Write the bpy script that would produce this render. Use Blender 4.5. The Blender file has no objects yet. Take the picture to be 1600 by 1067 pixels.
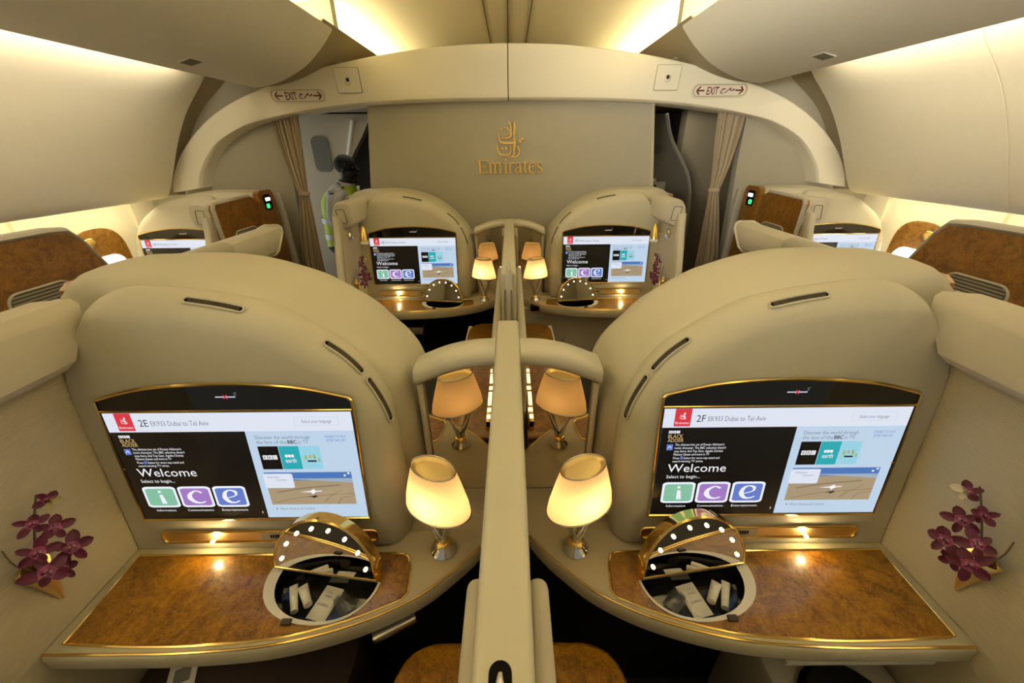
import bpy, bmesh, math, random
from mathutils import Vector, Matrix
from mathutils.geometry import tessellate_polygon

S = bpy.context.scene
C = S.collection
PI = math.pi
R = math.radians

# ------------------------------------------------------------------ camera, world, light, exposure
cam = bpy.data.objects.new('camera', bpy.data.cameras.new('camera'))
C.objects.link(cam)
cam.data.sensor_width = 36
cam.data.lens = 13.5
cam.data.clip_start = 0.02
cam.data.clip_end = 60
PITCH = math.atan(305 / 600)
cam.matrix_world = Matrix.Translation((0.012, 0, 1.75)) @ Matrix.Rotation(PI / 2 - PITCH, 4, 'X') @ Matrix.Rotation(R(-0.5), 4, 'Z')
S.camera = cam

world = bpy.data.worlds.new('cabin_air')
S.world = world
world.use_nodes = True
bgn = world.node_tree.nodes['Background']
bgn.inputs[0].default_value = (1.0, 0.92, 0.76, 1)
bgn.inputs[1].default_value = 0.26

S.view_settings.view_transform = 'Standard'
S.view_settings.look = 'None'
S.view_settings.gamma = 1
S.view_settings.use_curve_mapping = False
S.view_settings.exposure = 0.0
S.cycles.max_bounces = 12
S.cycles.diffuse_bounces = 8
S.cycles.caustics_reflective = False
S.cycles.caustics_refractive = False
S.cycles.sample_clamp_indirect = 4

CEIL_COVE = 27.0     # strength of the strips above the side ceilings
BIN_COVE = 29.0       # strips that wash the bins
WALL_COVE = 12.0      # strips that wash the window walls
OVERHEAD_FILL = 1.3    # added fill light above the rows, out of view
REAR_FILL = 18.0    # added fill from the rear left, behind the camera
BULB = 0.78           # bulb of a table lamp


def area(name, loc, rot, sx, sy, power, col, spread=180):
    l = bpy.data.lights.new(name, 'AREA')
    l.shape = 'RECTANGLE'
    l.size = sx
    l.size_y = sy
    l.energy = power
    l.color = col
    l.spread = R(spread)
    o = bpy.data.objects.new(name, l)
    o.location = loc
    o.rotation_euler = rot
    C.objects.link(o)
    return o


# added unseen fill lights: one overhead, one rear left aimed at arch and right bin
area('overhead_fill_light', (0, 1.3, 2.5), (0, 0, 0), 1.6, 1.2, OVERHEAD_FILL * 1.1, (1.0, 0.93, 0.76))
q_ = (Vector((1.5, 3.0, 2.75)) - Vector((-1.4, -1.3, 2.1))).to_track_quat('-Z', 'Y').to_euler()
area('rear_left_fill_light', (-1.4, -1.3, 2.1), q_, 1.2, 0.8, REAR_FILL, (1.0, 0.95, 0.82), 44)

# ------------------------------------------------------------------ materials
MAT = {}


def nodes(m):
    return m.node_tree.nodes, m.node_tree.links


def mat(name, col, rough=0.5, metal=0.0, emit=None, estr=0.0, bump=None, coat=0.0, spec=0.5, var=0.0, varscale=8.0):
    m = bpy.data.materials.new(name)
    m.use_nodes = True
    n, l = nodes(m)
    b = n['Principled BSDF']
    b.inputs['Base Color'].default_value = (*col, 1)
    b.inputs['Roughness'].default_value = rough
    b.inputs['Metallic'].default_value = metal
    b.inputs['Specular IOR Level'].default_value = spec
    if coat:
        b.inputs['Coat Weight'].default_value = coat
        b.inputs['Coat Roughness'].default_value = 0.06
    if emit:
        b.inputs['Emission Color'].default_value = (*emit, 1)
        b.inputs['Emission Strength'].default_value = estr
    tc = None
    if bump or var:
        tc = n.new('ShaderNodeTexCoord')
    if bump:
        sc, st = bump
        t = n.new('ShaderNodeTexNoise')
        t.inputs['Scale'].default_value = sc
        t.inputs['Detail'].default_value = 3
        bp = n.new('ShaderNodeBump')
        bp.inputs['Strength'].default_value = st
        bp.inputs['Distance'].default_value = 0.002
        l.new(tc.outputs['Object'], t.inputs['Vector'])
        l.new(t.outputs['Fac'], bp.inputs['Height'])
        l.new(bp.outputs['Normal'], b.inputs['Normal'])
    if var:
        t = n.new('ShaderNodeTexNoise')
        t.inputs['Scale'].default_value = varscale
        t.inputs['Detail'].default_value = 4
        mx = n.new('ShaderNodeMix')
        mx.data_type = 'RGBA'
        mx.inputs[6].default_value = (*[c * (1 - var) for c in col], 1)
        mx.inputs[7].default_value = (*[min(1, c * (1 + var)) for c in col], 1)
        l.new(tc.outputs['Object'], t.inputs['Vector'])
        l.new(t.outputs['Fac'], mx.inputs[0])
        l.new(mx.outputs[2], b.inputs['Base Color'])
    MAT[name] = m
    return m


def emat(name, col, st=1.0):
    m = bpy.data.materials.new(name)
    m.use_nodes = True
    n, l = nodes(m)
    b = n['Principled BSDF']
    b.inputs['Base Color'].default_value = (0.01, 0.01, 0.01, 1)
    b.inputs['Roughness'].default_value = 0.25
    b.inputs['Emission Color'].default_value = (*col, 1)
    b.inputs['Emission Strength'].default_value = st
    MAT[name] = m
    return m


def srgb(r, g, b):
    f = lambda c: (c / 255 / 12.92) if c / 255 <= 0.04045 else ((c / 255 + 0.055) / 1.055) ** 2.4
    return (f(r), f(g), f(b))


mat('cream_leather', (0.49, 0.455, 0.345), 0.5, bump=(260, 0.12), var=0.05, varscale=6)
mat('cream_hard', (0.50, 0.47, 0.37), 0.4, bump=(500, 0.05))
mat('counter_cream', (0.46, 0.41, 0.27), 0.36, bump=(600, 0.04))
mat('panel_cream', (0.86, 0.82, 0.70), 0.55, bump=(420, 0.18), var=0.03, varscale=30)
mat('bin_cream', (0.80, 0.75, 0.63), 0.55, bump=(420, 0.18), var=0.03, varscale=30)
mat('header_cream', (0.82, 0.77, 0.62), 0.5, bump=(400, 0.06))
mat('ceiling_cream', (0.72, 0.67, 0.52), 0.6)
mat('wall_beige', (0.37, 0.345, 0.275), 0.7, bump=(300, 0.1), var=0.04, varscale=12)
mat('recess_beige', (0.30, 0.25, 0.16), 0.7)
mat('soft_pink_cream', (0.49, 0.445, 0.35), 0.6, bump=(260, 0.12))
mat('gold', (0.86, 0.60, 0.20), 0.14, 1.0)
mat('emblem_gold', (0.85, 0.58, 0.17), 0.3, 0.3)
mat('gold_brushed', (0.88, 0.66, 0.30), 0.36, 1.0)
mat('chrome', (0.72, 0.70, 0.65), 0.08, 1.0)
mat('nickel', (0.45, 0.43, 0.38), 0.25, 1.0)
mat('mirror', (0.88, 0.85, 0.80), 0.015, 1.0)
mat('smoked_mirror', (0.94, 0.86, 0.70), 0.015, 1.0)
mat('speaker_grey', (0.16, 0.14, 0.10), 0.7)
mat('black', (0.006, 0.005, 0.005), 0.9, spec=0.08)
mat('gloss_black', (0.004, 0.004, 0.004), 0.08)
mat('dark_brown', (0.035, 0.022, 0.014), 0.6)
mat('seam_dark', (0.10, 0.085, 0.055), 0.7)
mat('grey_panel', (0.60, 0.52, 0.42), 0.6, var=0.06)
mat('grey_cap', (0.36, 0.33, 0.27), 0.5)
mat('dark_grey', (0.085, 0.085, 0.08), 0.6)
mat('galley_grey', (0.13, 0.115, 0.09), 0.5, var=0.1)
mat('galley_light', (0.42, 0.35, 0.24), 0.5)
mat('floor_carpet', (0.02, 0.016, 0.012), 0.95, bump=(200, 0.5), var=0.3, varscale=40)
mat('white_plastic', (0.78, 0.74, 0.65), 0.4)
mat('paper_white', (0.86, 0.83, 0.75), 0.45)
mat('ink_grey', (0.20, 0.19, 0.18), 0.6)
mat('exit_panel', (0.78, 0.72, 0.60), 0.4)
mat('exit_red', (0.13, 0.012, 0.010), 0.5)
mat('petal_mid', (0.30, 0.06, 0.17), 0.55, var=0.4, varscale=90)
mat('petal_purple', (0.085, 0.003, 0.03), 0.55, var=0.5, varscale=60)
mat('petal_pink', (0.66, 0.42, 0.50), 0.55, var=0.3, varscale=60)
mat('petal_white', (0.70, 0.64, 0.50), 0.55)
mat('petal_green', (0.42, 0.40, 0.14), 0.55)
mat('stem_green', (0.10, 0.08, 0.03), 0.6)
mat('curtain', (0.40, 0.33, 0.23), 0.8, bump=(200, 0.2))
mat('skin_dark', (0.020, 0.011, 0.008), 0.5)
mat('hair_black', (0.006, 0.005, 0.005), 0.8)
mat('shirt_white', (0.62, 0.62, 0.58), 0.8)
mat('vest_yellow', (0.50, 0.62, 0.04), 0.7)
mat('vest_band', (0.55, 0.57, 0.52), 0.4)
mat('denim', (0.22, 0.27, 0.31), 0.85, var=0.3, varscale=30)
mat('switch_green', (0.05, 0.5, 0.2), 0.4, emit=(0.05, 0.9, 0.3), estr=0.9)
mat('switch_white', (0.8, 0.8, 0.75), 0.4, emit=(1, 1, 0.9), estr=1.2)
mat('lens_glass', (0.004, 0.004, 0.006), 0.05)
mat('frosted', (0.85, 0.82, 0.75), 0.5)
mat('cove_emitter', (0.8, 0.7, 0.4), 0.5, emit=(1.0, 0.84, 0.44), estr=CEIL_COVE)
mat('bin_emitter', (0.8, 0.7, 0.4), 0.5, emit=(1.0, 0.88, 0.64), estr=BIN_COVE)
mat('wall_emitter', (0.8, 0.7, 0.4), 0.5, emit=(1.0, 0.85, 0.52), estr=WALL_COVE)
mat('bulb_emitter', (0.9, 0.8, 0.5), 0.5, emit=(1.0, 0.80, 0.45), estr=5.0)
mat('key_glow', (0.9, 0.85, 0.7), 0.3, emit=(1.0, 0.92, 0.7), estr=1.3)
mat('spot_emitter', (0.9, 0.8, 0.5), 0.5, emit=(1.0, 0.85, 0.6), estr=4.0)
mat('daylight_pane', (0.8, 0.8, 0.8), 0.4, emit=(0.95, 0.97, 1.0), estr=1.6)
mat('bright_daylight_pane', (0.8, 0.8, 0.8), 0.4, emit=(0.97, 0.98, 1.0), estr=7.0)


def burl(name, dark, light, rough=0.12, coat=0.7):
    m = bpy.data.materials.new(name)
    m.use_nodes = True
    n, l = nodes(m)
    b = n['Principled BSDF']
    tc = n.new('ShaderNodeTexCoord')
    t1 = n.new('ShaderNodeTexNoise')
    t1.inputs['Scale'].default_value = 16
    t1.inputs['Detail'].default_value = 8
    t1.inputs['Roughness'].default_value = 0.68
    t1.inputs['Distortion'].default_value = 1.6
    t2 = n.new('ShaderNodeTexNoise')
    t2.inputs['Scale'].default_value = 70
    t2.inputs['Detail'].default_value = 5
    t2.inputs['Distortion'].default_value = 2.5
    l.new(tc.outputs['Object'], t1.inputs['Vector'])
    l.new(tc.outputs['Object'], t2.inputs['Vector'])
    mx = n.new('ShaderNodeMix')
    mx.inputs[0].default_value = 0.4
    l.new(t1.outputs['Fac'], mx.inputs[2])
    l.new(t2.outputs['Fac'], mx.inputs[3])
    cr = n.new('ShaderNodeValToRGB')
    e = cr.color_ramp.elements
    e[0].position = 0.36
    e[0].color = (*dark, 1)
    e[1].position = 0.66
    e[1].color = (*light, 1)
    l.new(mx.outputs[0], cr.inputs[0])
    l.new(cr.outputs[0], b.inputs['Base Color'])
    b.inputs['Roughness'].default_value = 0.35
    b.inputs['Coat Weight'].default_value = coat
    b.inputs['Coat Roughness'].default_value = rough
    MAT[name] = m


burl('burl_wood', (0.095, 0.032, 0.0015), (0.40, 0.185, 0.008))
burl('burl_dark', (0.10, 0.040, 0.006), (0.36, 0.165, 0.024), 0.3, 0.3)


def ribbed(name, col, scale=60):
    m = mat(name, col, 0.75)
    n, l = nodes(m)
    b = n['Principled BSDF']
    tc = n.new('ShaderNodeTexCoord')
    w = n.new('ShaderNodeTexWave')
    w.bands_direction = 'Z'
    w.inputs['Scale'].default_value = scale
    w.inputs['Distortion'].default_value = 1.2
    w.inputs['Detail'].default_value = 2
    w.inputs['Detail Scale'].default_value = 1.5
    l.new(tc.outputs['Object'], w.inputs['Vector'])
    mx = n.new('ShaderNodeMix')
    mx.data_type = 'RGBA'
    mx.inputs[6].default_value = (*[c * 0.86 for c in col], 1)
    mx.inputs[7].default_value = (*[c * 1.08 for c in col], 1)
    l.new(w.outputs['Fac'], mx.inputs[0])
    l.new(mx.outputs[2], b.inputs['Base Color'])
    bp = n.new('ShaderNodeBump')
    bp.inputs['Strength'].default_value = 0.25
    bp.inputs['Distance'].default_value = 0.002
    l.new(w.outputs['Fac'], bp.inputs['Height'])
    l.new(bp.outputs['Normal'], b.inputs['Normal'])


ribbed('ribbed_fabric', (0.47, 0.41, 0.29))

# lamp shade: cloth that lets the bulb's light through
m = bpy.data.materials.new('shade_cloth')
m.use_nodes = True
n_, l_ = nodes(m)
n_.remove(n_['Principled BSDF'])
tr = n_.new('ShaderNodeBsdfTranslucent')
tr.inputs[0].default_value = (0.95, 0.76, 0.48, 1)
df = n_.new('ShaderNodeBsdfDiffuse')
df.inputs[0].default_value = (0.80, 0.68, 0.48, 1)
mxs = n_.new('ShaderNodeMixShader')
mxs.inputs[0].default_value = 0.35
l_.new(tr.outputs[0], mxs.inputs[1])
l_.new(df.outputs[0], mxs.inputs[2])
l_.new(mxs.outputs[0], n_['Material Output'].inputs[0])
MAT['shade_cloth'] = m

# clear plastic
m = mat('clear_plastic', (0.9, 0.9, 0.9), 0.05)
m.node_tree.nodes['Principled BSDF'].inputs['Transmission Weight'].default_value = 0.9
m.node_tree.nodes['Principled BSDF'].inputs['IOR'].default_value = 1.2

# what the screens show
SC = {
    'sc_white': (srgb(226, 232, 246), 0.95), 'sc_pale': (srgb(196, 218, 240), 0.92), 'sc_black': (srgb(10, 9, 10), 0.6),
    'sc_red': (srgb(214, 52, 66), 1), 'sc_grey': (srgb(130, 138, 150), 0.8), 'sc_dark': (srgb(40, 44, 56), 0.6),
    'sc_text': (srgb(245, 245, 250), 1.0), 'sc_green': (srgb(128, 190, 160), 1), 'sc_violet': (srgb(160, 120, 196), 1),
    'sc_blue': (srgb(98, 122, 200), 1), 'sc_teal': (srgb(40, 168, 178), 1), 'sc_sky': (srgb(150, 208, 226), 1),
    'sc_icon': (srgb(236, 240, 250), 1), 'sc_sand': (srgb(176, 156, 124), 0.9), 'sc_sand2': (srgb(150, 132, 104), 0.8),
    'sc_sky2': (srgb(74, 118, 186), 1), 'sc_haze': (srgb(164, 182, 200), 0.9), 'sc_lime': (srgb(120, 170, 60), 1),
    'sc_cloth': (srgb(44, 46, 50), 0.7), 'sc_frost': (srgb(190, 200, 214), 1), 'sc_orange': (srgb(214, 180, 120), 1),
}
for k, (c, s_) in SC.items():
    emat(k, c, s_)
SCN = list(SC)


# ------------------------------------------------------------------ mesh building
def ident(p):
    return p


def frame(a=0.0, b=1.0, dy=0.0):
    """A suite's own place in the cabin: x is measured from the suite's inner side, b = -1 turns it round."""
    return lambda p: Vector((a + b * p[0], p[1] + dy, p[2])), b < 0


class MB:
    def __init__(s, T=None):
        s.v, s.f, s.m = [], [], []
        if T is None:
            s.T, s.flip = (lambda p: Vector(p)), False
        else:
            s.T, s.flip = T

    def add(s, vs, fs, mi=0):
        o = len(s.v)
        s.v += [s.T(p) for p in vs]
        for k, f in enumerate(fs):
            g = [i + o for i in f]
            s.f.append(g[::-1] if s.flip else g)
            s.m.append(mi[k] if isinstance(mi, (list, tuple)) else mi)

    def bm(s, b, mi=0, M=None):
        if M is not None:
            b.transform(M)
        b.verts.index_update()
        s.add([tuple(v.co) for v in b.verts], [[v.index for v in f.verts] for f in b.faces], mi)
        b.free()

    def box(s, x0, x1, y0, y1, z0, z1, r=0.0, seg=2, mi=0, M=None):
        b = bmesh.new()
        bmesh.ops.create_cube(b, size=1)
        for v in b.verts:
            v.co = Vector(((x0 + x1) / 2 + v.co.x * (x1 - x0), (y0 + y1) / 2 + v.co.y * (y1 - y0), (z0 + z1) / 2 + v.co.z * (z1 - z0)))
        if r:
            bmesh.ops.bevel(b, geom=list(b.edges), offset=r, segments=seg, profile=0.5, affect='EDGES', clamp_overlap=True)
        s.bm(b, mi, M)

    def loft(s, rings, cap0=True, cap1=True, closed=True, mi=0):
        n = len(rings[0])
        vs = [p for r in rings for p in r]
        fs = []
        for i in range(len(rings) - 1):
            for j in range(n if closed else n - 1):
                k = (j + 1) % n
                fs.append([i * n + j, i * n + k, (i + 1) * n + k, (i + 1) * n + j])
        s.add(vs, fs, mi)
        if cap0:
            s.poly(rings[0], mi, rev=True)
        if cap1:
            s.poly(rings[-1], mi)

    def poly(s, pts, mi=0, rev=False, holes=()):
        loops = [[Vector(p) for p in pts]] + [[Vector(p) for p in h] for h in holes]
        flat = [p for lp in loops for p in lp]
        # flatten to the polygon's own plane
        nrm = Vector((0, 0, 0))
        lp = loops[0]
        for i in range(len(lp)):
            a, c = lp[i], lp[(i + 1) % len(lp)]
            nrm += a.cross(c)
        tris = tessellate_polygon(loops)
        fs = []
        for t in tris:
            a, b_, c = (flat[i] for i in t)
            d = (b_ - a).cross(c - a)
            t = list(t)
            if d.length < 1e-14:
                continue
            if d.dot(nrm) < 0:
                t = t[::-1]
            fs.append(t[::-1] if rev else t)
        s.add([tuple(p) for p in flat], fs, mi)

    def prism(s, pts, f0, f1, mi=0, holes=()):
        """pts: 2D outline; f0/f1 map a 2D point to the back and the front face."""
        n = len(pts)
        a = [f0(p) for p in pts]
        b = [f1(p) for p in pts]
        ha = [[f0(p) for p in h] for h in holes]
        hb = [[f1(p) for p in h] for h in holes]
        s.poly(a, mi, rev=True, holes=ha)
        s.poly(b, mi, holes=hb)
        s.loft([a, b], False, False, mi=mi)
        for x, y in zip(ha, hb):
            s.loft([x, y], False, False, mi=mi)

    def tube(s, pts, r, n=8, closed=False, mi=0, flat=1.0, up=None, caps=True):
        P = [Vector(p) for p in pts]
        k = len(P)
        rings = []
        prev = None
        for i in range(k):
            if closed:
                t = P[(i + 1) % k] - P[i - 1]
            else:
                t = P[min(i + 1, k - 1)] - P[max(i - 1, 0)]
            t.normalize()
            if up is not None:
                a = Vector(up) - t * t.dot(Vector(up))
            elif prev is None:
                a = Vector((0, 0, 1)) if abs(t.z) < 0.9 else Vector((1, 0, 0))
                a = a - t * t.dot(a)
            else:
                a = prev - t * t.dot(prev)
            a.normalize()
            prev = a
            b = t.cross(a)
            rr = r[i] if isinstance(r, (list, tuple)) else r
            rings.append([tuple(P[i] + a * (math.cos(2 * PI * j / n) * rr) + b * (math.sin(2 * PI * j / n) * rr * flat)) for j in range(n)])
        if closed:
            rings.append(rings[0])
            s.loft(rings, False, False, mi=mi)
        else:
            s.loft(rings, caps, caps, mi=mi)

    def lathe(s, prof, c=(0, 0, 0), n=24, mi=0, M=None, sx=1.0, sy=1.0, cap0=True, cap1=True):
        rings = []
        for r_, z_ in prof:
            ring = []
            for j in range(n):
                p = Vector((math.cos(2 * PI * j / n) * r_ * sx, math.sin(2 * PI * j / n) * r_ * sy, z_))
                if M is not None:
                    p = M @ p
                ring.append(tuple(p + Vector(c)))
            rings.append(ring)
        s.loft(rings, cap0, cap1, mi=mi)

    def ball(s, c, r, mi=0, u=12, w=8, M=None):
        b = bmesh.new()
        bmesh.ops.create_uvsphere(b, u_segments=u, v_segments=w, radius=1)
        rr = r if isinstance(r, (tuple, list)) else (r, r, r)
        X = Matrix.Translation(c) @ (M if M is not None else Matrix.Identity(4)) @ Matrix.Diagonal((*rr, 1))
        s.bm(b, mi, X)

    def stroke(s, pts, w, f, mi=0, off=0.0, thick=0.0):
        """A pen stroke in 2D (round joins by sampling) mapped by f(p, q, height)."""
        P = [Vector((p[0], p[1])) for p in pts]
        if len(P) > 2:
            P = [Vector(q) for q in crom([tuple(p) for p in P], 5)]
        k = len(P)
        W = w if isinstance(w, (list, tuple)) else [w, w]
        L, Rr = [], []
        for i in range(k):
            t = (P[min(i + 1, k - 1)] - P[max(i - 1, 0)])
            if t.length < 1e-12:
                t = Vector((1, 0))
            t.normalize()
            nn = Vector((-t.y, t.x))
            x = i / (k - 1) * (len(W) - 1)
            a = int(min(x, len(W) - 2))
            ww = W[a] + (W[a + 1] - W[a]) * (x - a)
            L.append(P[i] + nn * ww / 2)
            Rr.append(P[i] - nn * ww / 2)
        for i in range(k - 1):
            q = [Rr[i], Rr[i + 1], L[i + 1], L[i]]
            if thick:
                s.add([f(p.x, p.y, off) for p in q] + [f(p.x, p.y, off + thick) for p in q], [[4, 5, 6, 7], [0, 1, 5, 4], [2, 3, 7, 6], [0, 4, 7, 3], [1, 2, 6, 5]], mi)
            else:
                s.add([f(p.x, p.y, off) for p in q], [[0, 1, 2, 3]], mi)

    def flat(s, pts, f, mi=0, off=0.0):
        s.poly([f(p[0], p[1], off) for p in pts], mi)

    def rect(s, u0, v0, u1, v1, f, mi=0, off=0.0):
        s.add([f(u0, v0, off), f(u1, v0, off), f(u1, v1, off), f(u0, v1, off)], [[0, 1, 2, 3]], mi)

    def text(s, txt, u, v, size, f, mi=0, off=0.0, width=None, align='LEFT', bold=False, shear=0.0):
        vs, fs = text_mesh(txt, bold, shear)
        if not vs:
            return
        x0 = min(p[0] for p in vs)
        x1 = max(p[0] for p in vs)
        k = size
        kx = size if width is None else width / (x1 - x0)
        sh = {'LEFT': 0, 'CENTER': -(x1 - x0) * kx / 2, 'RIGHT': -(x1 - x0) * kx}[align]
        s.add([f(u + (p[0] - x0) * kx + sh, v + p[1] * k, off) for p in vs], fs, mi)

    def build(s, name, mats, parent=None, loc=None, smooth=35, weld=False):
        if not isinstance(mats, (list, tuple)):
            mats = [mats]
        root = parent
        while root is not None and root.parent is not None:
            root = root.parent
        o_ = Vector(root.location) if root is not None else Vector(loc) if loc is not None else Vector((0, 0, 0))
        me = bpy.data.meshes.new(name)
        me.from_pydata([tuple(p - o_) for p in s.v], [], s.f)
        for q in mats:
            me.materials.append(MAT[q])
        me.polygons.foreach_set('material_index', s.m)
        b = bmesh.new()
        b.from_mesh(me)
        bmesh.ops.remove_doubles(b, verts=list(b.verts), dist=1e-6)
        b.to_mesh(me)
        b.free()
        if smooth:
            me.polygons.foreach_set('use_smooth', [True] * len(me.polygons))
            me.set_sharp_from_angle(angle=R(smooth))
        me.update()
        ob = bpy.data.objects.new(name, me)
        C.objects.link(ob)
        if parent is not None:
            ob.parent = parent
        else:
            ob.location = o_
        return ob


_TX = {}


def text_mesh(txt, bold, shear):
    key = (txt, bold, shear)
    if key not in _TX:
        cu = bpy.data.curves.new('lettering', 'FONT')
        cu.body = txt
        cu.size = 1
        cu.resolution_u = 2
        cu.shear = shear
        if bold:
            cu.offset = 0.018
        ob = bpy.data.objects.new('lettering', cu)
        C.objects.link(ob)
        dg = bpy.context.evaluated_depsgraph_get()
        me = ob.evaluated_get(dg).to_mesh()
        vs = [tuple(v.co) for v in me.vertices]
        fs = [list(p.vertices) for p in me.polygons]
        ob.evaluated_get(dg).to_mesh_clear()
        bpy.data.objects.remove(ob)
        bpy.data.curves.remove(cu)
        # faces must look along +z
        out = []
        for f in fs:
            a, b_, c = (Vector(vs[i]) for i in f[:3])
            out.append(f if (b_ - a).cross(c - a).z >= 0 else f[::-1])
        _TX[key] = (vs, out)
    return _TX[key]


def crom(P, k=6, closed=False):
    """Catmull-Rom through P, k samples a span."""
    n = len(P)
    out = []
    for i in range(n if closed else n - 1):
        if closed:
            a, b, c, d = P[i - 1], P[i], P[(i + 1) % n], P[(i + 2) % n]
        else:
            a, b, c, d = P[max(i - 1, 0)], P[i], P[i + 1], P[min(i + 2, n - 1)]
        for j in range(k):
            t = j / k
            out.append(tuple(0.5 * (2 * b[q] + (c[q] - a[q]) * t + (2 * a[q] - 5 * b[q] + 4 * c[q] - d[q]) * t * t + (3 * b[q] - a[q] - 3 * c[q] + d[q]) * t ** 3) for q in range(len(b))))
    if not closed:
        out.append(tuple(P[-1]))
    return out


def rrect(x0, y0, x1, y1, r, k=5):
    out = []
    for cx, cy, a0 in ((x1 - r, y1 - r, 0), (x0 + r, y1 - r, 90), (x0 + r, y0 + r, 180), (x1 - r, y0 + r, 270)):
        for j in range(k + 1):
            a = R(a0 + 90 * j / k)
            out.append((cx + r * math.cos(a), cy + r * math.sin(a)))
    return out


def tag(o, label, cat, group=None, kind=None):
    o['label'] = label
    o['category'] = cat
    if group:
        o['group'] = group
    if kind:
        o['kind'] = kind
    return o


def thing(name, loc, label, cat, group=None, kind=None):
    o = bpy.data.objects.new(name, None)
    o.empty_display_size = 0.05
    o.location = loc
    C.objects.link(o)
    return tag(o, label, cat, group, kind)


def single(mb, name, mats, label, cat, loc=None, group=None, kind=None, smooth=35):
    if loc is None:
        xs = [p.x for p in mb.v]
        ys = [p.y for p in mb.v]
        zs = [p.z for p in mb.v]
        loc = ((min(xs) + max(xs)) / 2, (min(ys) + max(ys)) / 2, min(zs))
    return tag(mb.build(name, mats, None, loc, smooth), label, cat, group, kind)


def along_y(prof, y0, y1, mb, mi=0, caps=False, closed=False, ny=1):
    """A cabin profile [(x, z)] drawn out along the cabin."""
    rings = [[(x, y0 + (y1 - y0) * i / ny, z) for x, z in prof] for i in range(ny + 1)]
    mb.loft(rings, caps, caps, closed, mi)


D = 2.02            # row pitch
ROWY0, FRONT = -1.6, 3.25

# ------------------------------------------------------------------ the cabin shell
mb = MB()
mb.box(-3.2, 3.2, ROWY0, 5.4, -0.05, 0.0)
single(mb, 'floor', 'floor_carpet', 'dark carpeted cabin floor under the suites', 'floor', kind='structure')

mb = MB()
prof = [(x, 2.72 - 0.075 * (x / 1.3) ** 2) for x in [1.45 - 2.9 * i / 24 for i in range(25)]]
along_y(prof, ROWY0, 5.4, mb)
mb.add([(-1.45, ROWY0, 2.80), (1.45, ROWY0, 2.80), (1.45, 5.4, 2.80), (-1.45, 5.4, 2.80)], [[0, 1, 2, 3]])
single(mb, 'ceiling', 'ceiling_cream', 'yellow-lit vaulted central cabin ceiling above the arch', 'ceiling', kind='structure')

mb = MB()
for x, w in ((-0.185, 0.004), (0.185, 0.004)):
    mb.box(x - w, x + w, 1.2, 5.3, 2.712, 2.719)
mb.box(-0.185, 0.185, 3.02, 3.028, 2.712, 2.719)
single(mb, 'trim_1', 'seam_dark', 'thin panel joints along the middle of the ceiling', 'trim', kind='structure')

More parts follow.
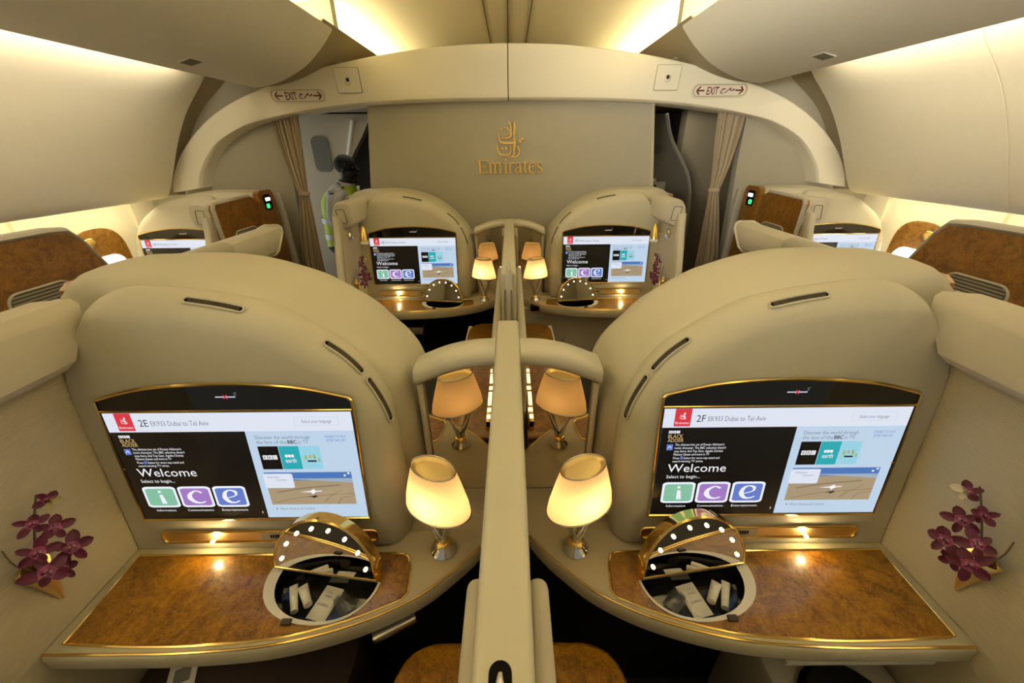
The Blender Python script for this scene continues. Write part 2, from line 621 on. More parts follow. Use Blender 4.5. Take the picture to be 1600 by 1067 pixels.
for sd in (-1, 1):
    side = 'left' if sd < 0 else 'right'
    T = frame(0, sd)
    # side ceiling bulge: from the bright lip by the centre down to the lower lip over the bin
    low = [(1.72, 2.118), (1.60, 2.128), (1.45, 2.165), (1.30, 2.225), (1.17, 2.31), (1.085, 2.385), (1.07, 2.40)]
    low = crom(low, 4)
    top = [(1.09, 2.40), (1.40, 2.39), (1.62, 2.29), (1.735, 2.145)]
    mb = MB(T)
    yend = lambda x: 2.97 + 0.17 * ((x - 1.07) / 0.65)
    ring = low + crom(top, 4)[0:]
    mb.loft([[(x, ROWY0, z) for x, z in ring], [(x, yend(x) - 0.02, z) for x, z in ring], [(1.35 + (x - 1.35) * .985, yend(x), 2.27 + (z - 2.27) * .96) for x, z in ring]])
    b = thing('ceiling_' + side, (sd * 1.4, 0, 2.1), 'beige bulging side ceiling panel above the ' + side + ' aisle', 'ceiling panel', kind='structure')
    mb.build('panel', 'panel_cream', b)
    # the soffit that goes on behind the end of the bulge
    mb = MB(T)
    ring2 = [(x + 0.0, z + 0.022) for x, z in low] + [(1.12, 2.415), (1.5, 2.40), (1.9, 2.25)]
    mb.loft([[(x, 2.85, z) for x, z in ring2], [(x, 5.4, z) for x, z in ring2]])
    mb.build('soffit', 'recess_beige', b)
    mb = MB(T)
    vx, vy = 1.775 / 1, 2.21
    f_ = lambda p, q, h: (1.56 + p, 2.32 + q, 2.1345 - 0.27 * p - h)
    mb.prism([(-.028, -.04), (.028, -.04), (.028, .04), (-.028, .04)], lambda p: f_(p[0], p[1], -0.01), lambda p: f_(p[0], p[1], 0.004))
    g_ = mb.build('speaker_grille', 'speaker_grey', b)
    mb = MB(T)
    mb.prism([(-.034, -.046), (.034, -.046), (.034, .046), (-.034, .046)], lambda p: f_(p[0], p[1], -0.01), lambda p: f_(p[0], p[1], 0.002))
    mb.build('grille_frame', 'white_plastic', b)
    # cove strips
    mb = MB(T)
    mb.box(1.28, 1.42, ROWY0, 5.3, 2.415, 2.423)
    single(mb, 'cove_light', 'cove_emitter', 'yellow glowing cove strip along the ' + side + ' edge of the central ceiling', 'light strip', group=None)
    mb = MB(T)
    mb.box(1.775, 1.785, ROWY0, 3.05, 2.19, 2.25)
    single(mb, 'cove_light', 'bin_emitter', 'warm strip light hidden above the top of the ' + side + ' overhead bin', 'light strip')
    # overhead bin: closed face, rounded lower lip
    mb = MB(T)
    face = crom([(2.585, 1.425), (2.545, 1.475), (2.46, 1.62), (2.36, 1.79), (2.22, 1.98), (2.045, 2.155), (1.96, 2.26)], 5)
    back = [(1.9, 2.42), (2.4, 2.42), (2.8, 2.0), (2.86, 1.62), (2.76, 1.50), (2.66, 1.425), (2.62, 1.417)]
    ring = face + back
    mb.loft([[(x, ROWY0, z) for x, z in ring], [(x, 3.09, z) for x, z in ring], [(2.6 + (x - 2.6) * .97, 3.105, 1.9 + (z - 1.9) * .985) for x, z in ring]])
    bn = thing('overhead_bin', (sd * 2.6, 1, 1.42), 'closed cream overhead bin along the ' + side + ' side of the cabin', 'overhead bin')
    mb.build('body', 'bin_cream', bn)
    mb = MB(T)
    dv = [(x - 0.004, z + 0.002) for x, z in face]
    for yy in ((2.05,) if sd > 0 else (0.9,)):
        mb.loft([[(x, yy, z) for x, z in dv], [(x, yy + 0.006, z) for x, z in dv]], False, False, False)
    mb.build('door_joint', 'header_cream', bn)
    # dark end wall between the bin and the arch
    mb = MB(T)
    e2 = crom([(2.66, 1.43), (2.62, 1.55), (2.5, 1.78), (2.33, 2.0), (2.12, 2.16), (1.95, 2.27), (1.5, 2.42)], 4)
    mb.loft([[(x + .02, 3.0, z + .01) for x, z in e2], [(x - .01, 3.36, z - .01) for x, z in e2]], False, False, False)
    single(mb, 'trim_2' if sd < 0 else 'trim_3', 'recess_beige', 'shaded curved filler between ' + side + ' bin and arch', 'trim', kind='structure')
    mb = MB(T)
    mb.box(2.70, 2.78, ROWY0, 3.2, 1.438, 1.446)
    single(mb, 'cove_light', 'wall_emitter', 'warm strip light under the ' + side + ' bin washing the window wall', 'light strip')
    # window wall
    mb = MB(T)
    along_y([(3.02, 1.62), (2.99, 1.45), (2.965, 1.2), (2.97, 0.9), (2.99, 0.5), (2.9, 0.0)], ROWY0, 3.4, mb)
    w = thing('wall_' + side, (sd * 2.97, 0, 0), 'mottled cream ' + side + ' window wall lit from above', 'wall', kind='structure')
    mb.build('lining', 'wall_beige' if False else 'bin_cream', w)
    mb = MB(T)
    for yy in (2.37, 3.16, 1.55):
        mb.box(2.955, 2.985, yy - .008, yy + .008, .5, 1.5, .005)
    mb.build('lining_joint', 'header_cream', w)

    # windows
    wn = 1 if sd < 0 else 3
    for i, yc in enumerate((2.79, 2.02)):
        wo = thing('window_%d' % (wn + i), (sd * 2.96, yc, 0.9), ('arched burl wood window surround on the %s wall, ' % side) + ('the one nearest the arch' if i == 0 else 'the one nearer the camera'), 'window', kind='structure')
        arch = lambda hw, z0, z1, k=14: [(-hw, z0), (hw, z0)] + [(hw * math.copysign(abs(math.cos(R(180 * j / k))) ** 0.75, math.cos(R(180 * j / k))), z1 - hw * 1.0 + hw * 1.0 * math.sin(R(180 * j / k)) ** 0.75) for j in range(k + 1)]
        fx = lambda p: (2.975, yc + p[0], p[1])
        mb = MB(T)
        mb.prism(arch(.30, .70, 1.37), fx, lambda p: (2.952, yc + p[0] * .97, p[1] - .008))
        mb.build('surround', 'header_cream', wo)
        mb = MB(T)
        mb.prism(arch(.20, .72, 1.255), fx, lambda p: (2.944, yc + p[0] * .97, p[1] - .005))
        mb.build('shade_panel', 'burl_wood', wo)
        mb = MB(T)
        mb.prism(rrect(-.14, .78, .14, 1.06, .09), fx, lambda p: (2.938, yc + p[0], p[1]))
        mb.build('pane', 'daylight_pane' if sd < 0 else 'bright_daylight_pane', wo)
        mb = MB(T)
        mb.ball((2.935, yc - .07, 1.17), (.012, .055, .032))
        mb.build('knob', 'gold', wo)

# ------------------------------------------------------------------ arch, front walls, doorways
outer = [(2.672, 1.44), (2.60, 1.58), (2.475, 1.735), (2.28, 1.895), (2.05, 2.025), (1.76, 2.130), (1.40, 2.228), (1.12, 2.284), (0.80, 2.330), (0.405, 2.369), (0.0, 2.382)]
inner = [(2.43, 1.475), (2.37, 1.60), (2.20, 1.775), (1.95, 1.895), (1.705, 1.950), (1.37, 1.995), (1.03, 2.024), (0.75, 2.038), (0.46, 2.043), (0.2, 2.047), (0.0, 2.048)]
inner = inner[:5] + [(1.55, 1.972), (1.30, 2.003), (1.03, 2.026), (0.7, 2.040), (0.35, 2.046), (0.0, 2.048)]
oc = crom(outer, 5)
ic = crom(inner, 5)


def arch_half(sg):
    sect = []
    for (ox, oz), (ix, iz) in zip(oc, ic):
        d = Vector((ox - ix, oz - iz))
        L = d.length
        d.normalize()
        ring = []
        for (p, q) in [(0.0, 3.46), (0.0, 3.29), (0.004, 3.268), (0.016, 3.254), (0.035, 3.25), (L - .02, 3.25), (L - .006, 3.256), (L, 3.27), (L, 3.46)]:
            ring.append((sg * (ix + d.x * p), q, iz + d.y * p))
        sect.append(ring)
    return sect


hd = thing('trim_4', (0, 3.3, 1.45), 'wide cream arch spanning the cabin in front of the logo wall', 'arch', kind='structure')
for sg in (-1, 1):
    mb = MB()
    a = arch_half(sg)
    if sg > 0:
        a = a[::-1]
    a = [[(x + sg * .0015, y, z) for x, y, z in r] for r in a]
    mb.loft(a)
    mb.build('arch_half', 'header_cream', hd)
mb = MB()
mb.box(-.003, .003, 3.2485, 3.26, 2.046, 2.384)
mb.box(-.003, .003, 1.2, 5.3, 2.712, 2.7205)
mb.build('centre_joint', 'black', hd)

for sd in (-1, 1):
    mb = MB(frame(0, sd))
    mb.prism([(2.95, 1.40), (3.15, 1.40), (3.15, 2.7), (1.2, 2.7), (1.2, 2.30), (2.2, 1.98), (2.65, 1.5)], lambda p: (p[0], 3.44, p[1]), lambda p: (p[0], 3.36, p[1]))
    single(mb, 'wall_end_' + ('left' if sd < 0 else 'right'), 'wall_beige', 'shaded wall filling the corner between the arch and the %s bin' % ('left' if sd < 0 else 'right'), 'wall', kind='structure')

# logo wall between the two doorways
mb = MB()
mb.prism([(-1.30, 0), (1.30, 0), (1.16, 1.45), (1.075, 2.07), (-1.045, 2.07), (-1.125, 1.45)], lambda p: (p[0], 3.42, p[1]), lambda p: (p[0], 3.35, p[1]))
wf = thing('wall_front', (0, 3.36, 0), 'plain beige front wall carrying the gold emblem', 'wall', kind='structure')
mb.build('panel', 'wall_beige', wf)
mb = MB()
mb.tube([(1.17, 3.352, 1.40), (1.16, 3.352, 1.45), (1.078, 3.352, 2.05)], .012, 6)
mb.build('edge_strip', 'cream_hard', wf)
# outer front walls, between doorway and window
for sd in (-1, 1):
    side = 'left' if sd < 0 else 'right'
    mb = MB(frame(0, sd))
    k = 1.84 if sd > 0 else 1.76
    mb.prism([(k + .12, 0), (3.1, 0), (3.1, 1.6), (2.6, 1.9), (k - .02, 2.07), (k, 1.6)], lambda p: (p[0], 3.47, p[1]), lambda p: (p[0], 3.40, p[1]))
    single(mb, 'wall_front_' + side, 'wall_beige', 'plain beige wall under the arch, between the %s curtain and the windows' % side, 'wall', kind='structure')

# daylight from the open aircraft door at the left of the galley
area('door_daylight', (-3.05, 4.1, 1.2), (0, R(-90), 0), 1.6, 1.0, 11.0, (0.90, 0.97, 1.0))
# galley beyond the doorways
mb = MB()
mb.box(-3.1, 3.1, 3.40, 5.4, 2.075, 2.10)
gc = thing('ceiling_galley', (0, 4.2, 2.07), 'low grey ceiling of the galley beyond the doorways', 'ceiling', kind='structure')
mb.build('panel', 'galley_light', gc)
for sd in (-1, 1):
    for dx in (-.06, .06):
        mb = MB(frame(0, sd))
        mb.lathe([(.022, 0), (.022, .008)], (1.4 + dx, 3.62, 2.066), 12)
        mb.build('downlight', 'spot_emitter', gc)
for sd in (-1, 1):
    area('galley_downlight', (sd * 1.5, 4.1, 2.06), (0, 0, 0), .5, .2, 1.8, (1.0, 0.92, 0.76))
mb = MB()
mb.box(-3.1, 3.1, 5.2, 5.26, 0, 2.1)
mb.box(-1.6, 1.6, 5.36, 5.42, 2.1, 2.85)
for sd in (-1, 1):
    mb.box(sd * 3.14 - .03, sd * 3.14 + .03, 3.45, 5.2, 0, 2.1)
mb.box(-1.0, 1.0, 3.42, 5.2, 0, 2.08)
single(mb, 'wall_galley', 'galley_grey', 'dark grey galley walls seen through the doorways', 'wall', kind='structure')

# left of the doorway: pale door lining with a curved edge; right: grey crew door
gl = thing('door_1', (-1.9, 4.6, 0), 'pale lining of the aircraft door beyond the left doorway', 'door lining', kind='structure')
mb = MB()
cv = crom([(-1.42, 2.06), (-1.55, 1.86), (-1.72, 1.62), (-1.80, 1.40), (-1.83, .9), (-1.85, 0)], 5)
mb.prism([(-2.7, 0), (-2.7, 2.06)] + cv, lambda p: (p[0], 4.72, p[1]), lambda p: (p[0], 4.60, p[1]))
mb.build('lining', 'galley_light', gl)
mb = MB()
mb.prism(rrect(-2.10, 1.52, -1.92, 1.86, .06), lambda p: (p[0], 4.6, p[1]), lambda p: (p[0], 4.585, p[1]))
mb.build('pane', 'galley_grey', gl)
mb = MB()
mb.tube([(-1.62, 4.58, 2.0), (-1.75, 4.56, 1.6), (-1.93, 4.55, 1.2)], .02, 6)
mb.build('assist_handle', 'white_plastic', gl)

gr = thing('door_2', (1.7, 4.3, 0), 'dark grey door with a curved edge beyond the right doorway', 'door', kind='structure')
mb = MB()
cv = crom([(1.42, 2.0), (1.50, 1.80), (1.66, 1.58), (1.75, 1.40), (1.79, 1.1), (1.80, .6), (1.80, 0)], 5)
mb.prism([(1.02, 0)] + cv[::-1] + [(1.02, 2.0)], lambda p: (p[0], 4.08, p[1]), lambda p: (p[0], 4.0, p[1]))
mb.build('leaf', 'galley_grey', gr)
mb = MB()
mb.tube([(p[0], 4.0, p[1]) for p in cv], .016, 6)
mb.build('edge_seal', 'grey_cap', gr)
mb = MB()
mb.prism([(1.75, 0), (1.75, 2.06), (2.6, 2.06), (2.6, 0)], lambda p: (p[0], 4.5, p[1]), lambda p: (p[0], 4.35, p[1]))
mb.build('lining', 'recess_beige', gr)
mb = MB()
mb.prism(rrect(1.27, 1.675, 1.42, 1.755, .01), lambda p: (p[0], 4.0, p[1]), lambda p: (p[0], 3.995, p[1]))
mb.build('placard', 'dark_grey', gr)
cp = thing('crew_control_panel', (1.28, 3.98, .8), 'grey crew panel with two dark switches on the door past the right curtain', 'control panel')
mb = MB()
mb.box(1.17, 1.50, 3.955, 3.99, .95, 1.44, .015)
mb.build('housing', 'grey_cap', cp)
for x in (1.30, 1.37):
    mb = MB()
    mb.box(x, x + .035, 3.945, 3.96, 1.34, 1.41, .004)
    mb.build('switch', 'black', cp)
mb = MB()
mb.box(1.28, 1.40, 3.945, 3.995, 1.44, 1.465, .006)
mb.build('bracket', 'white_plastic', cp)
mb = MB()
mb.box(1.57, 1.66, 3.97, 3.998, 1.20, 1.28, .006)
mb.box(1.58, 1.65, 3.965, 3.972, 1.215, 1.265, .003)
single(mb, 'wall_socket', 'grey_cap', 'small pale socket plate on the grey door beside the right curtain', 'socket')
ph = thing('crew_handset', (1.62, 3.95, .9), 'slim grey handset with a row of buttons on the grey door', 'handset')
mb = MB()
mb.box(1.57, 1.66, 3.95, 3.995, .86, 1.16, .012)
mb.build('cradle', 'grey_cap', ph)
for k in range(4):
    mb = MB()
    mb.box(1.60, 1.635, 3.94, 3.955, .90 + .06 * k, .935 + .06 * k, .004)
    mb.build('button', 'dark_grey', ph)

# galley monitor at the left
gm = thing('galley_monitor', (-1.08, 4.1, 1.3), 'small lit wall screen beside the person in the left doorway', 'screen')
mb = MB()
mb.box(-1.20, -1.02, 4.10, 4.14, 1.42, 1.72, .01)
mb.build('housing', 'black', gm)
mb = MB()
mb.box(-1.165, -1.03, 4.093, 4.102, 1.50, 1.70, .003)
mb.build('display', 'sc_pale', gm)
mb = MB()
mb.box(-1.15, -1.05, 4.08, 4.10, 1.36, 1.46, .004)
mb.build('red_button_pad', 'sc_red', gm)

# curtains
for sd in (-1, 1):
    T = frame(0, sd)
    side = 'left' if sd < 0 else 'right'
    cu = thing('curtain', (sd * 1.7, 3.36, 0), ('gathered beige curtain tied back at the %s doorway' % side), 'curtain', 'doorway curtains')
    rows = []
    xs0 = 1.612
    for z, xa, xb, am in ((2.035, 1.60, 1.80, .022), (1.97, 1.60, 1.80, .022), (1.8, 1.615, 1.79, .020), (1.6, 1.64, 1.765, .016), (1.46, 1.655, 1.735, .011), (1.415, 1.66, 1.722, .008), (1.37, 1.655, 1.73, .010), (1.2, 1.66, 1.775, .015), (.9, 1.67, 1.84, .020), (.5, 1.67, 1.87, .022), (.05, 1.67, 1.88, .022)):
        row = []
        for j in range(49):
            u = j / 48
            row.append((xa + (xb - xa) * u + .004 * math.sin(u * 21), 3.385 + am * math.sin(u * 2 * PI * 7) + (.01 if j == 0 else 0), z))
        rows.append(row)
    mb = MB(T)
    mb.loft(rows, False, False, False)
    c_ = mb.build('cloth', 'curtain', cu, smooth=80)
    md = c_.modifiers.new('thickness', 'SOLIDIFY')
    md.thickness = .004
    mb = MB(T)
    mb.tube([(1.691 + .042 * math.cos(a), 3.385 + .022 * math.sin(a), 1.415) for a in [2 * PI * k / 16 for k in range(16)]], .016, 6, closed=True, flat=.35, up=(0, 0, 1))
    mb.build('tieback', 'curtain', cu)
    mb = MB(T)
    mb.box(1.45, 1.84, 3.375, 3.40, 2.035, 2.06, .004)
    mb.build('rail', 'dark_grey', cu)

# ------------------------------------------------------------------ signs on the arch and the wall emblem
ARABIC = [([(9.3, .35), (9.85, .8), (9.5, 1.45), (8.9, 1.2), (8.8, .5), (8.4, .3), (7.6, .35), (6.9, .9), (6.2, 1.7)], .62),
          ([(7.7, 1.55), (6.9, 1.85), (6.2, 1.6), (5.6, .7), (5.0, .25), (4.6, -.1), (4.2, -.8), (3.3, -1.25)], .62), ([(6.7, 2.75), (7.1, 2.75)], .6),
          ([(3.3, 1.35), (2.6, 1.75), (1.7, 1.65), (1.0, 1.2)], .62), ([(2.4, 1.6), (1.0, .8), (.25, -.3), (.8, -1.4), (2.3, -1.5)], .62), ([(1.5, -.2), (1.9, -.2)], .6)]


def exit_sign(cx, cz, shear, label):
    e = thing('exit_sign', (cx, 3.25, cz - .045), label, 'exit sign')
    w, h = .205, .047
    f0 = lambda p: (cx + p[0] + shear * p[1], 3.258, cz + p[1])
    mb = MB()
    o = rrect(-w, -h, w, h, .044, 6)
    i_ = rrect(-w + .016, -h + .012, w - .016, h - .012, .033, 6)
    rings = [[f0(p) for p in o], [(lambda q: (q[0], 3.238, q[2]))(f0((p[0] * .985, p[1] * .93))) for p in o], [(lambda q: (q[0], 3.238, q[2]))(f0((p[0] * 1.02, p[1] * 1.07))) for p in i_], [(lambda q: (q[0], 3.252, q[2]))(f0(p)) for p in i_]]
    mb.loft(rings, False, False)
    mb.build('frame', 'header_cream', e)
    mb = MB()
    mb.prism(i_, f0, lambda p: (f0(p)[0], 3.246, f0(p)[2]))
    mb.build('panel', 'exit_panel', e)
    mb = MB()
    mb.tube([(f0(p)[0], 3.2445, f0(p)[2]) for p in i_], .0028, 5, closed=True)
    mb.build('panel_shadow_line', 'recess_beige', e)  # darker ring paints the rim's shadow round the sunken panel
    g = lambda u, v, o_: (cx + u + shear * v, 3.2455 - o_, cz + v)
    mb = MB()
    for sg, xx in ((-1, -.165), (1, .165)):
        mb.stroke([(xx, 0), (xx - sg * .055, 0)], .010, g, 0, 0)
        mb.stroke([(xx - sg * .022, .024), (xx, 0)], .010, g, 0, .0002)
        mb.stroke([(xx - sg * .022, -.024), (xx, 0)], .010, g, 0, .0004)
    mb.text('EXIT', -.092, -.024, .066, g, 0, .0002, width=.082, bold=True)
    for k, (s_, ww) in enumerate(ARABIC):
        mb.stroke([(.005 + x * .0098, -.004 + y * .0085) for x, y in s_], ww * .0095, g, 0, .0002 + k * .00005)
    mb.build('lettering', 'exit_red', e, smooth=0)


exit_sign(-1.50, 2.083, -.12, 'illuminated exit sign on the arch above the left doorway')
exit_sign(1.51, 2.093, .12, 'illuminated exit sign on the arch above the right doorway')
for sd, cx in ((-1, -1.125), (1, 1.122)):
    e = thing('camera_plate', (cx, 3.25, 2.1), 'square cream plate with a small dark camera eye on the %s of the arch' % ('left' if sd < 0 else 'right'), 'camera')
    mb = MB()
    mb.prism(rrect(-.083, -.073, .083, .073, .008), lambda p: (cx + p[0] + sd * -.05 * p[1] * -1, 3.256, 2.171 + p[1]), lambda p: (cx + p[0] + sd * .05 * p[1], 3.238, 2.171 + p[1]))
    mb.build('plate', 'header_cream', e)
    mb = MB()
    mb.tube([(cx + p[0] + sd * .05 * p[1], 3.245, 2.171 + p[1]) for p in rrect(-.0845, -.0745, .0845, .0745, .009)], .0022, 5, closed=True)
    mb.build('plate_shadow_line', 'recess_beige', e)  # thin darker ring paints the plate's shadow outline on the arch
    mb = MB()
    mb.ball((cx - .0 * sd, 3.238, 2.167), (.024, .018, .024))
    mb.build('eyeball', 'white_plastic', e)
    mb = MB()
    mb.ball((cx - sd * .004, 3.225, 2.172), (.012, .009, .013))
    mb.build('lens', 'lens_glass', e)

# the airline's calligraphic emblem and name, in the emblem's own drawing units (x right, y down)
CALL = [([(748, 178), (752, 250), (735, 370)], [14, 34, 20]), ([(668, 180), (692, 210)], [34, 18]), ([(694, 215), (702, 330), (672, 388), (560, 396)], [16, 24, 26, 8]),
        ([(690, 300), (640, 262), (600, 254)], [26, 12, 4]), ([(560, 265), (572, 290)], [26, 8]), ([(690, 330), (620, 360), (575, 372)], [16, 9, 4]),
        ([(522, 318), (528, 405), (575, 458), (690, 464), (782, 455)], [8, 16, 24, 32, 8]), ([(742, 380), (748, 470), (742, 540), (734, 605)], [24, 32, 26, 10]),
        ([(506, 468), (508, 555), (548, 622), (640, 632), (690, 600), (694, 520), (672, 505)], [8, 18, 20, 18, 14, 16, 6]),
        ([(772, 500), (802, 530), (814, 595), (782, 650), (690, 656), (650, 640)], [8, 18, 18, 20, 14, 5]),
        ([(560, 540), (592, 540)], 34), ([(612, 540), (644, 540)], 34), ([(812, 446), (842, 440)], 34), ([(846, 410), (876, 402)], 32), ([(756, 600), (700, 655)], [12, 8])]
NAME = [([(240, 702), (250, 890)], 26), ([(206, 706), (345, 706), (352, 726)], [10, 12, 8]), ([(245, 790), (322, 790)], 10), ([(322, 772), (322, 808)], 7), ([(222, 886), (340, 884), (356, 856)], [10, 12, 8]),
        ([(395, 742), (398, 890)], 22), ([(366, 748), (395, 742)], 8), ([(398, 770), (430, 742), (458, 752), (466, 800), (466, 890)], [8, 14, 20, 20, 22]), ([(466, 775), (500, 742), (530, 752), (538, 800), (538, 890)], [8, 14, 20, 20, 22]),
        ([(376, 888), (420, 888)], 8), ([(444, 888), (488, 888)], 8), ([(516, 888), (562, 888)], 8),
        ([(620, 745), (622, 890)], 22), ([(594, 748), (622, 744)], 8), ([(600, 888), (646, 888)], 8), ([(606, 698), (626, 698)], 22),
        ([(682, 745), (684, 890)], 22), ([(656, 748), (684, 744)], 8), ([(662, 888), (708, 888)], 8), ([(686, 775), (712, 744), (740, 752)], [8, 14, 20]),
        ([(760, 768), (790, 742), (822, 752), (830, 800), (832, 870), (852, 888)], [14, 14, 18, 24, 24, 8]), ([(830, 800), (780, 818), (762, 850), (776, 886), (810, 880), (830, 850)], [8, 16, 20, 16, 10, 6]),
        ([(898, 706), (896, 800), (902, 870), (930, 884)], [10, 24, 24, 10]), ([(868, 750), (940, 750)], 10),
        ([(962, 808), (1040, 790), (1034, 752), (1000, 742), (966, 770), (960, 830), (978, 878), (1012, 888), (1050, 864)], [8, 9, 14, 12, 18, 26, 22, 14, 8]),
        ([(1146, 768), (1120, 742), (1084, 756), (1084, 790), (1130, 824), (1148, 860), (1120, 888), (1070, 870)], [8, 12, 16, 22, 24, 20, 14, 8])]


def emblem(mb, g, parts, off, thick=0.0, mi=0, widen=1.0):
    """g maps drawing units to the place."""
    for i, (pts, w) in enumerate(parts):
        ww = [q * widen for q in w] if isinstance(w, list) else w * widen
        mb.stroke([(x, -y) for x, y in pts], ww, lambda u, v, h: g(u, -v, h), mi, off + i * 0.00004, thick)


em = thing('wall_emblem', (0, 3.35, 1.55), 'raised gold calligraphic airline emblem with its name on the front wall', 'emblem')
gw = lambda u, v, h: ((u - 676) * .000548 + .006, 3.35 - h, 1.925 - (v - 160) * .000500)
mb = MB()
emblem(mb, gw, CALL, 0.0, .014)
mb.build('calligraphy', 'emblem_gold', em, smooth=0)
mb = MB()
emblem(mb, gw, NAME, 0.0, .014)
mb.build('lettering', 'emblem_gold', em, smooth=0)

# ------------------------------------------------------------------ suite builders
ZC = 0.724
BODY = [(.300, .7245), (.288, .80), (.290, .88), (.296, .96), (.297, 1.05), (.309, 1.14), (.343, 1.222), (.384, 1.283), (.441, 1.332), (.551, 1.401), (.640, 1.430), (.738, 1.448), (.846, 1.460), (.92, 1.455), (.962, 1.43), (.995, 1.375), (1.066, 1.25), (1.069, .95), (1.069, .7245)]
HOOP = [(.265, 0), (.262, .80), (.262, .88), (.263, .96), (.266, 1.05), (.288, 1.14), (.325, 1.205), (.372, 1.258), (.43, 1.32), (.55, 1.40), (.64, 1.437), (.738, 1.465), (.86, 1.477), (1.0, 1.475), (1.10, 1.468), (1.172, 1.437), (1.200, 1.36), (1.20, .95), (1.20, 0)]
KS = 8
BC = crom(BODY, KS)
HC = crom(HOOP, KS)


def face_y(z):
    return .718 + .125 * (z - .724)


def body_r(i):
    u = i / KS
    return .066 if u < 13 else max(.006, .066 - (u - 13) * .03)


def inward(P, i):
    a, b = Vector(P[max(i - 1, 0)]), Vector(P[min(i + 1, len(P) - 1)])
    t = (b - a).normalized()
    return Vector((t.y, -t.x)) if True else None


def body_pt(i, phi, lift=0.0):
    p = Vector(BC[i])
    nn = inward(BC, i)
    r = body_r(i)
    q = p + nn * (r * (1 - math.cos(phi)) * (1 if phi >= 0 else .8) - lift * math.cos(phi))
    zz = max(min(q.y, 1.44), .6)
    return (q.x, face_y(zz) + r * (1 - math.sin(phi)) - lift * math.sin(phi), q.y)


